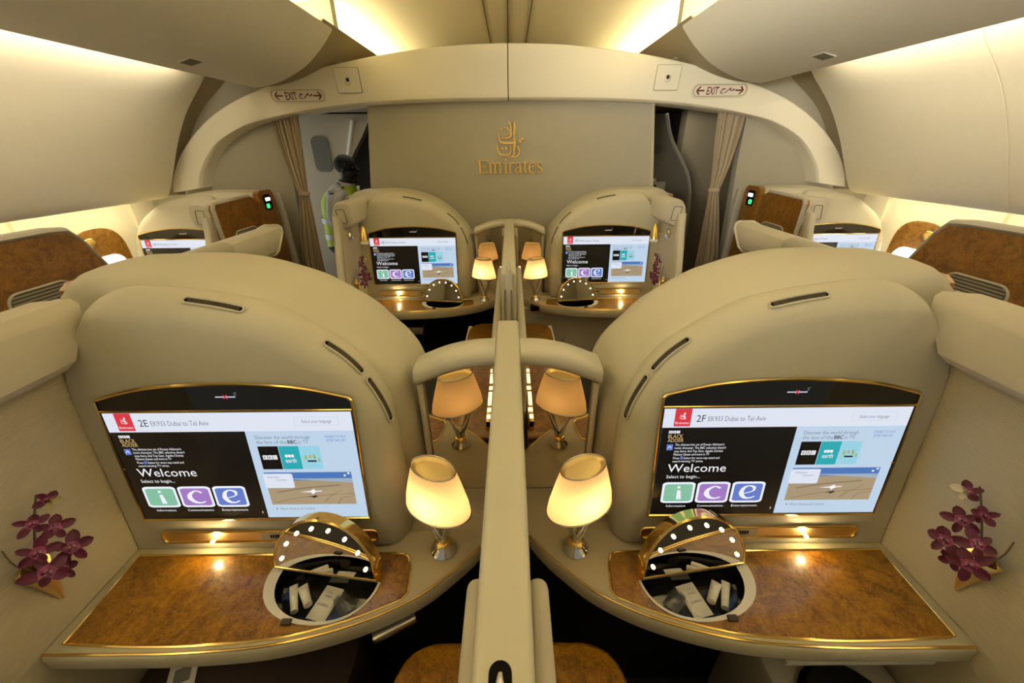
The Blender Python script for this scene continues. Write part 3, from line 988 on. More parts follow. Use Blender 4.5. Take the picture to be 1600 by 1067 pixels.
def suite_shell(T, label, group, wood_out=True, vents=True, ctop=1.425):
    loc = T[0]((.7, .8, 0))
    s = thing('suite_shell', loc, label, 'seat suite shell', group)
    n = len(BC)
    mb = MB(T)
    rings = []
    for k in range(-4, 8):
        ph = R(90 * k / 7)
        rings.append([body_pt(i, ph) for i in range(n)])
    mb.loft(rings, False, True)
    mb.build('screen_wall', 'cream_leather', s, smooth=50)
    # outer roll behind it
    mb = MB(T)
    rings = []
    for y, w, ins in ((.856, .0, .06), (.868, .0, .034), (.880, .1, .018), (.896, .3, .007), (.918, .58, .001), (.945, .82, 0), (1.00, .96, 0), (1.05, 1.0, 0), (1.10, 1.0, 0), (1.16, 1.0, .006), (1.20, 1.0, .022), (1.225, 1.0, .05)):
        ring = []
        for i in range(n):
            b, h = BC[i], HC[i]
            if ctop > 1.45:
                h = (min(h[0], 1.155), h[1])
            nn = inward(BC, i) * (ins if b[1] > .73 else 0)
            ring.append((b[0] + (h[0] - b[0]) * w + nn.x, y, b[1] + (h[1] - b[1]) * w + nn.y))
        rings.append(ring)
    mb.loft(rings, True, True)
    mb.build('headrest_roll', 'cream_leather', s, smooth=60)
    # side wall with ribbed cloth
    mb = MB(T)
    edge = crom([(.395, .30), (.385, .72), (.40, .90), (.45, 1.10), (.50, 1.26), (.52, 1.36)], 5)
    poly = edge + [(.95, 1.36), (.95, .30)]
    mb.prism(poly, lambda p: (1.13, p[0], p[1]), lambda p: (1.07, p[0], p[1]))
    mb.build('side_wall', 'ribbed_fabric', s)
    mb = MB(T)
    mb.tube([(1.10, y - .008, z) for y, z in edge], .022, 8, flat=.6, up=(1, 0, 0))
    mb.build('jamb', 'cream_hard', s)
    # rail on the side wall with its end cap
    mb = MB(T)
    prof = [(1.075, 1.275), (1.012, 1.298), (.998, 1.315), (.996, 1.41), (1.003, 1.430), (1.018, 1.441), (1.085, 1.441), (1.105, 1.43), (1.125, 1.40), (1.145, 1.30), (1.14, 1.275)]
    ye = lambda x, z: .72 + (z - 1.28) * .62 + (1.1 - x) * .35
    rings = [[(x + .0, y_, z) for x, z in prof] for y_ in (.535, .55)]
    rings[0] = [(1.06 + (x - 1.06) * .9, .53, 1.36 + (z - 1.36) * .9) for x, z in prof]
    rings.append([(x, ye(x, z), z) for x, z in prof])
    mb.loft(rings)
    mb.build('top_rail', 'soft_pink_cream', s)
    mb = MB(T)
    mb.prism(rrect(-.036, -.052, .036, .052, .012), lambda p: (1.066 + p[0] + .15 * p[1], .535, 1.36 + p[1]), lambda p: (1.066 + p[0] + .15 * p[1], .524, 1.36 + p[1]))
    cap = mb.build('end_cap', 'cream_hard', s)
    mb = MB(T)
    o = rrect(-.026, -.042, .026, .042, .009)
    mb.tube([(1.066 + p[0] + .15 * p[1], .523, 1.36 + p[1]) for p in o], .0022, 5, closed=True)
    mb.build('groove', 'seam_dark', cap)
    if wood_out:
        mb = MB(T)
        wx, ws = (1.165, .05) if ctop > 1.45 else (1.146, .12)
        mb.prism([(.51 + ws, .02), (.985, .02), (.985, 1.35), (.965, ctop - .045), (.92, ctop - .028), (.505 + ws, ctop - .04), (.49 + ws, ctop - .06), (.49 + ws, 1.15)], lambda p: (1.12, p[0], p[1]), lambda p: (wx, p[0], p[1]))
        mb.build('outer_wood', 'burl_dark', s)
        mb = MB(T)
        mb.tube([(wx - .012, .508 + ws, .02), (wx - .012, .488 + ws, 1.15), (wx - .012, .486 + ws, ctop - .058), (wx - .012, .503 + ws, ctop - .034), (wx - .012, .92, ctop - .022)], .014, 6)
        mb.build('edge_band', 'grey_cap', s)
        g = mb_grille(T, wx, .63 + ws * .3, .90, 1.10, 1.245)
        g.build('grille', ['cream_hard', 'dark_grey', 'grey_cap'], s)
        mb = MB(T)
        mb.prism([(.99, .02), (1.195, .02), (1.195, ctop - .07), (1.185, ctop - .02), (1.16, ctop), (1.02, ctop), (.995, ctop - .015), (.99, ctop - .05)], lambda p: (1.165 - (.02 if ctop > 1.45 else 0), p[0], p[1]), lambda p: (1.216 - (.035 if ctop > 1.45 else 0), p[0], p[1]))
        cpn = mb.build('control_column', 'burl_dark', s)
        mb = MB(T)
        f = lambda p, x: (x + (.011 if ctop > 1.45 else .046), 1.09 + p[0], ctop - .085 + p[1])
        mb.prism(rrect(-.045, -.055, .045, .055, .02), lambda p: f(p, 1.17), lambda p: f(p, 1.176))
        mb.build('switch_plate', 'black', cpn)
        mb = MB(T)
        mb.prism(rrect(-.03, .01, .03, .035, .006), lambda p: f(p, 1.176), lambda p: f(p, 1.180))
        mb.build('seat_number_lamp', 'switch_white', cpn)
        mb = MB(T)
        mb.prism(rrect(-.035, -.042, .005, -.008, .012), lambda p: f(p, 1.176), lambda p: f(p, 1.180))
        mb.build('green_lamp', 'switch_green', cpn)
        mb = MB(T)
        mb.box(1.14, 1.216, 1.228, 1.26, .02, ctop - .03, .012)
        mb.build('column_edge', 'grey_cap', s)
    if vents:
        for u0, u1 in ((4.75, 6.1), (6.5, 7.95), (9.75, 11.0)):
            vent_on_body(T, s, u0, u1)
    # lit shelf slot below the screen
    f = lambda p, h: (p[0], face_y(p[1]) - h, p[1])
    o = rrect(.372, .755, .978, .792, .012, 3)
    mb = MB(T)
    mb.prism(o, lambda p: f(p, 0), lambda p: f(p, .002))
    tr_ = mb.build('lit_slot', 'gold_brushed', s)
    mb = MB(T)
    mb.tube([f(p, .004) for p in o], .0038, 6, closed=True)
    mb.build('slot_frame', 'gold', tr_)
    mb = MB(T)
    mb.prism(rrect(.47, .761, .70, .786, .004, 2), lambda p: f(p, .001), lambda p: f(p, .005))
    mb.build('slot_cover', 'counter_cream', tr_)
    mb = MB(T)
    for k in range(26):
        x = .50 + .0068 * k
        mb.box(x, x + .0034, face_y(.775) - .0065, face_y(.775) - .004, .768, .780)
    mb.build('slot_vent', 'black', tr_)
    mb = MB(T)
    mb.lathe([(.006, 0), (.006, .003)], (.84, face_y(.757) - .006, .7575), 10)
    mb.build('slot_lamp', 'spot_emitter', tr_)
    l = bpy.data.lights.new('slot_lamp_light', 'POINT')
    l.energy = .45
    l.shadow_soft_size = .008
    l.color = (1, .72, .32)
    lo = bpy.data.objects.new('slot_lamp_light', l)
    lo.location = T[0]((.84, face_y(.77) - .025, .772)) - Vector(s.location)
    lo.parent = s
    C.objects.link(lo)
    return s


def mb_grille(T, x, y0, y1, z0, z1):
    mb = MB(T)
    o = rrect(y0, z0, y1, z1, min(.04, (z1 - z0) * .4))
    mb.prism(o, lambda p: (x - .002, p[0], p[1]), lambda p: (x + .001, p[0], p[1]), 1)
    mb.tube([(x + .002, p[0], p[1]) for p in o], .005, 6, closed=True, mi=0)
    k = int((z1 - z0) / .013)
    for i in range(1, k):
        z = z0 + (z1 - z0) * i / k
        mb.box(x, x + .004, y0 + .012, y1 - .012, z - .003, z + .003, mi=2)
    return mb


def vent_on_body(T, s, u0, u1):
    K = 14
    mid = []
    for k in range(K + 1):
        u = (u0 + (u1 - u0) * k / K) * KS
        i = int(u)
        fr = u - i
        ph = R(22 if u0 < 9 else 32)
        a, b = Vector(body_pt(i, ph, .001)), Vector(body_pt(min(i + 1, len(BC) - 1), ph, .001))
        a2, b2 = Vector(body_pt(i, ph + .12, .001)), Vector(body_pt(min(i + 1, len(BC) - 1), ph + .12, .001))
        mid.append((a.lerp(b, fr), (a2.lerp(b2, fr) - a.lerp(b, fr)).normalized()))
    hw = .0085
    loop = [m_ + d * hw for m_, d in mid] + [m_ - d * hw for m_, d in mid[::-1]]
    # outward direction
    out = []
    for k, (m_, d) in enumerate(mid):
        t = (mid[min(k + 1, K)][0] - mid[max(k - 1, 0)][0]).normalized()
        nn = t.cross(d)
        if nn.y > 0:
            nn = -nn
        out.append(nn)
    mb = MB(T)
    a = [tuple(m_ + d * hw + o * .0015) for (m_, d), o in zip(mid, out)]
    b = [tuple(m_ - d * hw + o * .0015) for (m_, d), o in zip(mid, out)]
    mb.loft([a, b], False, False, False, 1)
    e0 = (mid[0][0] - mid[1][0]).normalized() * hw * .8 + out[0] * .0015
    e1 = (mid[K][0] - mid[K - 1][0]).normalized() * hw * .8 + out[K] * .0015
    d0, d1 = mid[0][1] * hw * .6, mid[K][1] * hw * .6
    ring = [Vector(p) for p in a] + [mid[K][0] + e1 * .8 + d1, mid[K][0] + e1 * 1.1, mid[K][0] + e1 * .8 - d1] + [Vector(p) for p in b[::-1]] + [mid[0][0] + e0 * .8 - d0, mid[0][0] + e0 * 1.1, mid[0][0] + e0 * .8 + d0]
    mb.add([tuple(mid[0][0] + out[0] * .0012)] + [tuple(p - out[0] * .0003) for p in (ring[-3], ring[-2], ring[-1])] + [a[0], b[0]], [[0, 5, 1], [0, 1, 2], [0, 2, 3], [0, 3, 4]], 1)
    mb.add([tuple(mid[K][0] + out[K] * .0012)] + [tuple(p - out[K] * .0003) for p in ring[K + 1:K + 4]] + [a[K], b[K]], [[0, 4, 1], [0, 1, 2], [0, 2, 3], [0, 3, 5]], 1)
    mb.tube(ring, .0030, 6, closed=True, mi=0)
    for k in range(1, 30):
        x = k / 30 * K
        i = int(min(x, K - 1))
        fr = x - i
        m_ = mid[i][0].lerp(mid[i + 1][0], fr)
        d = mid[i][1]
        o = out[i]
        mb.tube([m_ + d * (hw - .001) + o * .002, m_ - d * (hw - .001) + o * .002], .0011, 4, mi=2)
    mb.build('air_vent', ['cream_leather', 'black', 'seam_dark'], s)


def monitor(T, seat, label, group):
    """The screen: tilted with the wall; never mirrored, whatever side the suite is on."""
    x0, x1 = .388, 1.003
    z0, z1 = .842, 1.169
    cl = math.hypot(1, .125)
    P = lambda x, q, h: (x, face_y(z0 + q / cl) - h * .992, z0 + q / cl + h * .12)
    H = (z1 - z0) * cl
    s = thing('television', T[0](((x0 + x1) / 2, face_y(z0), z0)), label, 'television', group)
    o = [(x0 - .004, -.005), (x1 + .004, -.005), (x1 + .006, H + .030)] + crom([(x1 - .0, H + .037), (.88, H + .066), (.70, H + .077), (.52, H + .066), (x0 + .0, H + .037)], 5) + [(x0 - .006, H + .030)]
    mb = MB(T)
    mb.prism(o, lambda p: P(p[0], p[1], .0015), lambda p: P(p[0], p[1], .005))
    mb.build('panel', 'gloss_black', s)
    mb = MB(T)
    mb.tube([P(p[0], p[1], .005) for p in o], .0042, 6, closed=True)
    mb.tube([P(x0 - .004, H + .004, .005), P(x1 + .004, H + .004, .005)], .0030, 6)
    mb.box(-.004, .004, -.002, .002, -.002, .002, M=Matrix.Translation(P(x1 + .001, H * .5, .005)))
    mb.build('gold_frame', 'gold', s)
    a, flip = T[0]((0, 0, 0)).x, T[1]
    W = x1 - x0

    def g(u, v, h):  # u runs left to right as one reads
        x = (x1 - u * W) if flip else (x0 + u * W)
        return P(x, v * H, .0052 + h)
    # after mirroring the reading order is restored, so faces have to be turned back
    class M2(MB):
        pass
    mb = MB((T[0], False))
    put = lambda k: SCN.index(k)
    L = .0003
    mb.rect(.0, .0, 1, 1, g, put('sc_pale'))
    mb.rect(.0, .835, 1, 1, g, put('sc_white'), L)
    mb.rect(.0, .0, .553, .835, g, put('sc_black'), L)
    mb.rect(.045, .835 + .012, .112, 1, g, put('sc_red'), 2 * L)
    ge = lambda u, v, h: g(.056 + (u - 210) * .0000475, .895 - (v - 700) * .00010, h)
    gc_ = lambda u, v, h: g(.0785 + (u - 670) * .000075, .965 - (v - 200) * .00012, h)
    emblem(mb, gc_, CALL[:1] + CALL[2:3] + CALL[6:10], 3 * L, 0, put('sc_text'), 1.4)
    mb.text('Emirates', .0785, .868, .028, g, put('sc_text'), 3 * L, width=.055, align='CENTER')
    mb.text(seat, .135, .885, .085, g, put('sc_dark'), 2 * L, width=.036)
    mb.text('EK933 Dubai to Tel Aviv', .182, .890, .062, g, put('sc_grey'), 2 * L, width=.235)
    for u0, v0, u1, v1 in ((.765, .885, .945, .888), (.765, .955, .945, .958), (.765, .885, .767, .958), (.943, .885, .945, .958)):
        mb.rect(u0, v0, u1, v1, g, put('sc_pale'), 2 * L)
    mb.text('Select your language', .855, .906, .040, g, put('sc_grey'), 2 * L, width=.12, align='CENTER')
    # left half
    for k, ch in enumerate('BBC'):
        mb.rect(.030 + .016 * k, .785, .044 + .016 * k, .808, g, put('sc_text'), 2 * L)
        mb.text(ch, .037 + .016 * k, .789, .022, g, put('sc_black'), 3 * L, align='CENTER', width=.007)
    mb.text('BLACK', .030, .742, .048, g, put('sc_orange'), 2 * L, width=.062)
    mb.text('ADDER', .030, .706, .046, g, put('sc_orange'), 2 * L, width=.066)
    mb.rect(.030, .632, .056, .686, g, put('sc_blue'), 2 * L)
    mb.stroke([(.036, .65), (.043, .67), (.05, .65)], .003, g, put('sc_text'), 3 * L)
    tx = ["The ultimate box set of Rowan Atkinson's", "iconic character. The BBC selection doesn't", "stop there, find Top Gear, Agatha Christie", "Mystery Queen and more in TV"]
    wd = [.205, .215, .205, .15]
    for k in range(4):
        mb.text(tx[k], .064, .672 - .030 * k, .030, g, put('sc_text'), 2 * L, width=wd[k])
    mb.text('Press', .064, .548, .030, g, put('sc_text'), 2 * L, width=.026)
    mb.rect(.094, .545, .106, .572, g, put('sc_blue'), 2 * L)
    mb.text('below for more top-rated and', .110, .548, .030, g, put('sc_text'), 2 * L, width=.15)
    mb.text('award-winning TV series.', .064, .518, .030, g, put('sc_text'), 2 * L, width=.13)
    mb.text('Welcome', .048, .425, .110, g, put('sc_text'), 2 * L, width=.25)
    mb.text('Select to begin...', .048, .365, .044, g, put('sc_text'), 2 * L, width=.145)
    asp = W / H
    for k, (ch, cc, nm) in enumerate((('i', 'sc_green', 'Information'), ('c', 'sc_violet', 'Communications'), ('e', 'sc_blue', 'Entertainment'))):
        u0 = .038 + .152 * k
        o_ = rrect(u0, .115, u0 + .143, .325, .024)
        mb.flat(o_, g, put('sc_icon'), 2 * L)
        mb.flat(rrect(u0 + .010, .134, u0 + .133, .306, .017), g, put(cc), 3 * L)
        cx = u0 + .0715
        wh = put('sc_icon')
        if ch == 'i':
            mb.stroke([(cx + .006, .155), (cx + .002, .245)], [.022, .014], g, wh, 4 * L)
            mb.stroke([(cx - .006, .275), (cx + .006, .275)], .022, g, wh, 4 * L)
        elif ch == 'c':
            mb.stroke([(cx + .030, .262), (cx + .006, .282), (cx - .022, .25), (cx - .026, .205), (cx - .008, .168), (cx + .020, .163), (cx + .036, .178)], [.014, .010, .018, .024, .020, .012, .006], g, wh, 4 * L)
        else:
            mb.stroke([(cx - .022, .205), (cx + .022, .232), (cx + .024, .272), (cx, .285), (cx - .020, .262), (cx - .026, .210), (cx - .010, .168), (cx + .014, .162), (cx + .036, .182)], [.006, .008, .016, .010, .016, .022, .020, .012, .006], g, wh, 4 * L)
        mb.text(nm, cx, .074, .032, g, put('sc_text'), 2 * L, width=.085 if ch == 'i' else .115, align='CENTER')
    # right half
    mb.text('Discover the world through', .588, .765, .046, g, put('sc_grey'), 2 * L, width=.225)
    mb.text('the lens of the', .588, .722, .046, g, put('sc_grey'), 2 * L, width=.125)
    mb.text('BBC', .718, .722, .046, g, put('sc_dark'), 2 * L, width=.038, bold=True)
    mb.text('in TV', .762, .722, .046, g, put('sc_grey'), 2 * L, width=.042)
    mb.rect(.588, .485, .672, .700, g, put('sc_black'), 2 * L)
    mb.rect(.674, .485, .758, .700, g, put('sc_teal'), 2 * L)
    mb.rect(.760, .485, .845, .700, g, put('sc_sky'), 2 * L)
    for k, ch in enumerate('BBC'):
        mb.rect(.600 + .021 * k, .578, .618 + .021 * k, .618, g, put('sc_text'), 3 * L)
        mb.text(ch, .609 + .021 * k, .584, .040, g, put('sc_black'), 4 * L, align='CENTER', width=.010)
        mb.rect(.694 + .013 * k, .598, .705 + .013 * k, .622, g, put('sc_text'), 3 * L)
    mb.text('earth', .692, .548, .060, g, put('sc_text'), 3 * L, width=.046)
    for k, ch in enumerate('CBeebies'):
        t = (k - 3.5) / 3.5
        mb.text(ch, .803 + t * .031, .600 - .032 * t * t - .01, .060, g, put('sc_lime' if k % 2 else 'sc_orange'), 3 * L, width=.008, align='CENTER', bold=True)
    mb.rect(.785, .553, .822, .568, g, put('sc_dark'), 3 * L)
    mb.text('CONNECT TO WI-FI', .918, .772, .032, g, put('sc_blue'), 2 * L, width=.088, align='CENTER')
    mb.text('AFTER TAKE OFF', .918, .738, .032, g, put('sc_blue'), 2 * L, width=.078, align='CENTER')
    # picture of a jet over the desert
    mb.rect(.585, .135, .958, .455, g, put('sc_sand'), 2 * L)
    mb.rect(.585, .375, .958, .455, g, put('sc_sky2'), 3 * L)
    mb.flat([(.585, .375), (.70, .388), (.82, .372), (.958, .350), (.958, .395), (.585, .395)], g, put('sc_haze'), 4 * L)
    for q, ww in (([(.60, .155), (.70, .20), (.80, .225), (.958, .245)], .006), ([(.82, .16), (.86, .23), (.91, .28)], .005), ([(.62, .26), (.74, .30), (.90, .33)], .012), ([(.88, .14), (.90, .20), (.958, .22)], .004)):
        mb.stroke(q, ww, g, put('sc_sand2'), 5 * L)
    mb.flat([(.72, .262), (.765, .272), (.785, .292), (.79, .272), (.815, .276), (.82, .270), (.79, .262), (.775, .240), (.768, .260)], g, put('sc_text'), 6 * L)
    mb.flat([(.745, .215), (.775, .222), (.79, .232), (.79, .220), (.80, .216), (.785, .210), (.775, .20), (.772, .212)], g, put('sc_dark'), 6 * L)
    mb.flat(rrect(.580, .305, .705, .445, .012), g, put('sc_white'), 6 * L)
    mb.text('Destination', .598, .405, .026, g, put('sc_grey'), 7 * L, width=.05)
    mb.text('Local time', .632, .378, .026, g, put('sc_grey'), 7 * L, width=.045)
    for q in ((.925, .415), (.942, .435)):
        mb.rect(q[0], q[1], q[0] + .009, q[1] + .016, g, put('sc_text'), 5 * L)
    mb.flat([(.598, .080), (.598, .104), (.607, .092)], g, put('sc_grey'), 2 * L)
    mb.text('Watch Airshow & Cameras', .614, .080, .036, g, put('sc_grey'), 2 * L, width=.155)
    mb.rect(.532, .045, .535, .068, g, put('sc_text'), 2 * L)
    # no smoking mark on the black strip
    yb = 1.125
    mb.rect(.475, yb, .555, yb + .010, g, put('sc_frost'), L)
    mb.stroke([(.508, yb - .010), (.522, yb + .022)], .005, g, put('sc_red'), 2 * L)
    mb.stroke([(.522, yb - .010), (.508, yb + .022)], .005, g, put('sc_red'), 3 * L)
    mb.stroke([(.548, yb + .018), (.560, yb + .022), (.552, yb + .036), (.564, yb + .042)], .003, g, put('sc_grey'), L)
    mb.build('display', SCN, s, smooth=0)
    return s


COUNT_FRONT = [(1.066, .455), (.90, .455), (.74, .457), (.55, .472), (.37, .515), (.23, .580), (.14, .655), (.085, .715), (.036, .79)]
INLAY = [(1.045, .700), (1.038, .482), (.90, .476), (.735, .476), (.55, .490), (.395, .527), (.275, .575)]
INLAY_C = [(1.045, .698)] + crom(INLAY[1:], 5) + [(.264, .592), (.272, .66), (.282, .688), (.300, .698)]
HC_ = Vector((.493, .637))                       # middle of the vanity hinge
HX = Vector((.99, .137)).normalized()
HF = Vector((.137, -.99)).normalized()


def dee(a, b, cx=0.0, cy=0.0, k=20, pw=.9):
    """Half-round outline about the hinge: straight edge along the hinge, bulging to the front."""
    out = []
    for j in range(k + 1):
        t = PI * j / k
        p, q = a * math.copysign(abs(math.cos(t)) ** pw, math.cos(t)), b * math.sin(t) ** pw
        w = HC_ + HX * (p + cx) + HF * (q + cy)
        out.append((w.x, w.y))
    return out


def console(T, label, group, extra):
    s = thing('console', T[0]((.6, .6, ZC - .06)), label, 'console table', group)
    fr = crom(COUNT_FRONT, 6)
    base = fr + [(.036, .929), (.256, .929), (.256, .84), (1.066, .84)]
    top = ZC
    n = len(fr)
    # rounded front: rings from the underside to the top
    mb = MB(T)
    rr = []
    for ins, z in ((.016, top - .060), (.006, top - .058), (.0, top - .050), (0, top - .014), (.003, top - .004), (.010, top)):
        ring = []
        for i, p in enumerate(base):
            if i < n:
                a, b = Vector(fr[max(i - 1, 0)]), Vector(fr[min(i + 1, n - 1)])
                t = (b - a).normalized()
                nn = Vector((t.y, -t.x)) * -1
                if nn.y < 0:
                    nn = -nn
                q = Vector(p) + nn * ins * (1 if i < n - 1 else 0)
                ring.append((q.x if i else 1.066, q.y, z))
            else:
                ring.append((p[0], p[1], z))
        rr.append(ring)
    mb.loft(rr, True, False)
    lid = dee(.155, .120)
    mb.poly(rr[-1], 0, holes=[[(x, y, top) for x, y in INLAY_C]])
    mb.build('countertop', 'counter_cream', s, smooth=50)
    mb = MB(T)
    mb.poly([(x, y, top + .001) for x, y in INLAY_C], 0, holes=[[(x, y, top + .001) for x, y in lid]])
    mb.build('wood_inlay', 'burl_wood', s)
    mb = MB(T)
    mb.tube([(x, y, top + .001) for x, y in INLAY_C], .0034, 6, closed=True)
    mb.build('inlay_trim', 'gold', s)
    mb = MB(T)
    mb.tube([(x, y + .006, top - .001) for x, y in fr[:-2]], .0030, 6)
    mb.build('edge_trim', 'gold', s)
    # vanity tray
    mb = MB(T)
    ins = dee(.136, .109, -.013, .002)
    wall = dee(.128, .099, -.013, .004)
    rings = [[(x, y, top + .000) for x, y in lid], [(x, y, top + .004) for x, y in lid], [(x, y, top + .005) for x, y in ins]]
    mb.loft(rings, False, False)
    tray = mb.build('vanity_tray', 'white_plastic', s)
    mb = MB(T)
    mb.loft([[(x, y, top + .0045) for x, y in ins], [(x, y, top - .03) for x, y in wall]], False, True)
    mb.poly([(x, y, top - .030) for x, y in wall])
    mb.build('tray_well', 'gloss_black', tray)
    mb = MB(T)
    c = HC_ + HX * -.0 + HF * .119
    mb.box(c.x - .012 + .03, c.x + .012 + .03, c.y - .004, c.y + .010, top + .002, top + .010, .002)
    mb.build('catch', 'dark_brown', tray)
    # lid with lit mirror
    up = Vector((-HF.x * math.sin(R(14)), -HF.y * math.sin(R(14)), math.cos(R(14))))
    hx = Vector((HX.x, HX.y, 0))
    nf = hx.cross(up)
    if nf.y > 0:
        nf = -nf
    o3 = Vector((HC_.x, HC_.y, top + .012)) - nf * .004

    def G(p, q, h):
        return tuple(o3 + hx * p + up * q + nf * h)
    half = lambda a, b, q0=0.0, k=24: [(a * math.cos(PI * j / k), q0 + b * math.sin(PI * j / k)) for j in range(k + 1)]
    mb = MB(T)
    A, B = .152, .168
    rings = []
    for a, b, q, h in ((A * .93, B * .93, .004, -.030), (A * .98, B * .98, .0, -.026), (A, B, -.002, -.016), (A, B, -.002, .0), (A * .99, B * .99, 0, .006), (A * .955, B * .955, .002, .009), (A * .93, B * .93, .004, .007)):
        rings.append([G(p, r_, h) for p, r_ in half(a, b, q)])
    mb.loft(rings, True, True)
    ld = mb.build('vanity_lid', 'gold', s)
    mb = MB(T)
    mb.prism(half(A * .92, B * .92, .006), lambda p: G(p[0], p[1], .005), lambda p: G(p[0], p[1], .0085))
    mb.build('mirror', 'mirror', ld)
    for k in range(8):
        a = R(12 + 156 * k / 7)
        mb = MB(T)
        c = G(A * .80 * math.cos(a), .006 + B * .80 * math.sin(a), .010)
        mb.ball(c, .0052, u=10, w=6)
        mb.build('bulb', 'bulb_emitter', ld)
    if extra == 'tab':
        mb = MB(T)
        c0, c1 = Vector((.345, .52)), Vector((.245, .572))
        d = (c1 - c0).normalized()
        M = Matrix.Translation(((c0.x + c1.x) / 2, (c0.y + c1.y) / 2, .655)) @ Matrix.Rotation(math.atan2(d.y, d.x), 4, 'Z')
        mb.box(-.055, .055, -.012, .012, -.012, .012, .004, M=M)
        mb.build('pull_tab', 'nickel', s)
    if extra == 'shelf':
        mb = MB(T)
        mb.box(.66, 1.02, .465, .60, .632, .648, .005)
        mb.build('slide_out_shelf', 'grey_cap', s)
    if extra in ('panel',):
        mb = MB(T)
        mb.box(.06, 1.06, .66, .70, .0, .664)
        fp = mb.build('lower_panel', 'grey_panel', s)
        mb = MB(T)
        mb.box(.205, .25, .645, .662, .575, .615, .006)
        lt = mb.build('latch', 'cream_hard', fp)
        mb = MB(T)
        o = rrect(.30, .38, .42, .50, .008)
        mb.tube([(p[0], .659, p[1]) for p in o], .0015, 5, closed=True)
        mb.lathe([(.012, 0), (.012, .006)], (.405, .655, .40), 12, M=Matrix.Rotation(R(90), 4, 'X'))
        mb.build('hatch', 'grey_cap', fp)
        mb = MB(T)
        mb.box(.150, .215, .586, .64, .672, .708, .003, M=Matrix.Translation((0, 0, 0)))
        mb.build('socket', 'black', s)
    else:
        mb = MB(T)
        mb.box(.06, 1.06, .70, .716, .0, .664)
        mb.build('lower_panel', 'black', s)  # black sheet stands for the shade in the open footwell
    if extra == 'drawer':
        mb = MB(T)
        mb.box(.60, .78, .40, .62, .57, .583, .003)
        mb.box(.60, .612, .40, .62, .57, .63, .003)
        mb.box(.60, .78, .40, .412, .57, .63, .003)
        mb.build('drawer', 'nickel', s)
    return s


def table_lamp(T, x, y, label, group):
    z = ZC + .0005
    s = thing('table_lamp', T[0]((x, y, z)), label, 'table lamp', group)
    mb = MB(T)
    mb.lathe([(.037, 0), (.038, .004), (.034, .010), (.024, .018), (.020, .024), (.020, .026)], (x, y, z), 28)
    mb.build('base', 'chrome', s)
    mb = MB(T)
    mb.lathe([(.021, .024), (.024, .029), (.021, .034), (.016, .037)], (x, y, z), 24)
    mb.build('collar', 'gold', s)
    ca, sa = math.cos(R(27)), math.sin(R(27))
    Q = lambda p, q, h: (x + p * ca - q * sa, y + p * sa + q * ca, z + h)
    for sg in (-1, 1):
        mb = MB(T)
        rings = []
        for zz, off, w, t in ((.032, .005, .012, .010), (.055, .010, .014, .010), (.08, .018, .017, .008), (.11, .028, .020, .006), (.14, .037, .022, .005), (.165, .042, .022, .005), (.182, .042, .020, .005)):
            rings.append([Q(sg * off + t * math.cos(2 * PI * k / 12), w * math.sin(2 * PI * k / 12), zz) for k in range(12)])
        mb.loft(rings)
        mb.build('stem', 'chrome', s)
    zb, zt = .178, .312
    oval = lambda a, b, h, n=44: [Q(a * math.cos(2 * PI * k / n), b * math.sin(2 * PI * k / n), h) for k in range(n)]
    mb = MB(T)
    mb.loft([oval(.096, .060, zb), oval(.092, .057, zb + .03), oval(.079, .048, zb + .08), oval(.063, .037, zt)], False, False)
    mb.build('lamp_shade', 'shade_cloth', s, smooth=80)
    for a, b, zz in ((.0633, .0373, zt), (.0963, .0603, zb)):
        mb = MB(T)
        mb.tube(oval(a, b, zz), .0018, 6, closed=True)
        mb.build('shade_rim', 'nickel', s)
    mb = MB(T)
    mb.loft([oval(.052, .028, zt - .010), oval(.061, .035, zt - .003)], True, False)
    mb.build('reflector', 'gold_brushed', s)
    mb = MB(T)
    mb.loft([oval(.094, .058, zb + .004), oval(.030, .022, zb + .003)], False, True)
    mb.build('added_diffuser', 'shade_cloth', s)  # unseen disc added to hold the bulb's light off the counter
    l = bpy.data.lights.new('table_lamp_bulb', 'POINT')
    l.energy = BULB
    l.shadow_soft_size = .014
    l.color = (1, .66, .33)
    lo = bpy.data.objects.new('table_lamp_bulb', l)
    lo.location = T[0]((x, y, z + .215)) - Vector(s.location)
    lo.parent = s
    C.objects.link(lo)
    return s


def arched_mirror(T, label, group):
    s = thing('arched_mirror', T[0]((.14, .95, ZC)), label, 'mirror', group)
    topc = crom([(.034, 1.226), (.095, 1.221), (.17, 1.203), (.252, 1.166)], 6)
    mb = MB(T)
    mb.prism([(.034, ZC + .0005), (.257, ZC + .0005), (.256, 1.160)] + topc[::-1], lambda p: (p[0], .960, p[1]), lambda p: (p[0], .930, p[1]))
    mb.build('mirror', 'smoked_mirror', s)
    mb = MB(T)
    rings = []
    for (x, z) in crom([(.034, 1.218), (.095, 1.213), (.17, 1.195), (.262, 1.155)], 6):
        up = .043 + .006 * (x - .034) / .22
        rings.append([(x, .900, z + .006), (x, .896, z + .018), (x, .900, z + up - .012), (x, .912, z + up), (x, .985, z + up), (x, 1.0, z + up - .012), (x, 1.0, z - .01), (x, .91, z - .004)])
    mb.loft(rings)
    mb.build('arch_frame', 'cream_hard', s, smooth=50)
    mb = MB(T)
    mb.tube([(x, .916, z - .001) for x, z in crom([(.034, 1.214), (.095, 1.209), (.17, 1.191), (.256, 1.153)], 6)], .004, 6)
    mb.build('gold_trim', 'gold', s)
    mb = MB(T)
    mb.box(.036, .256, .962, .985, .3, 1.17)
    mb.build('back_panel', 'cream_hard', s)
    mb = MB(T)
    mb.box(.242, .260, .915, .9295, ZC + .001, 1.168, .005)
    mb.build('side_post', 'cream_leather', s)
    return s


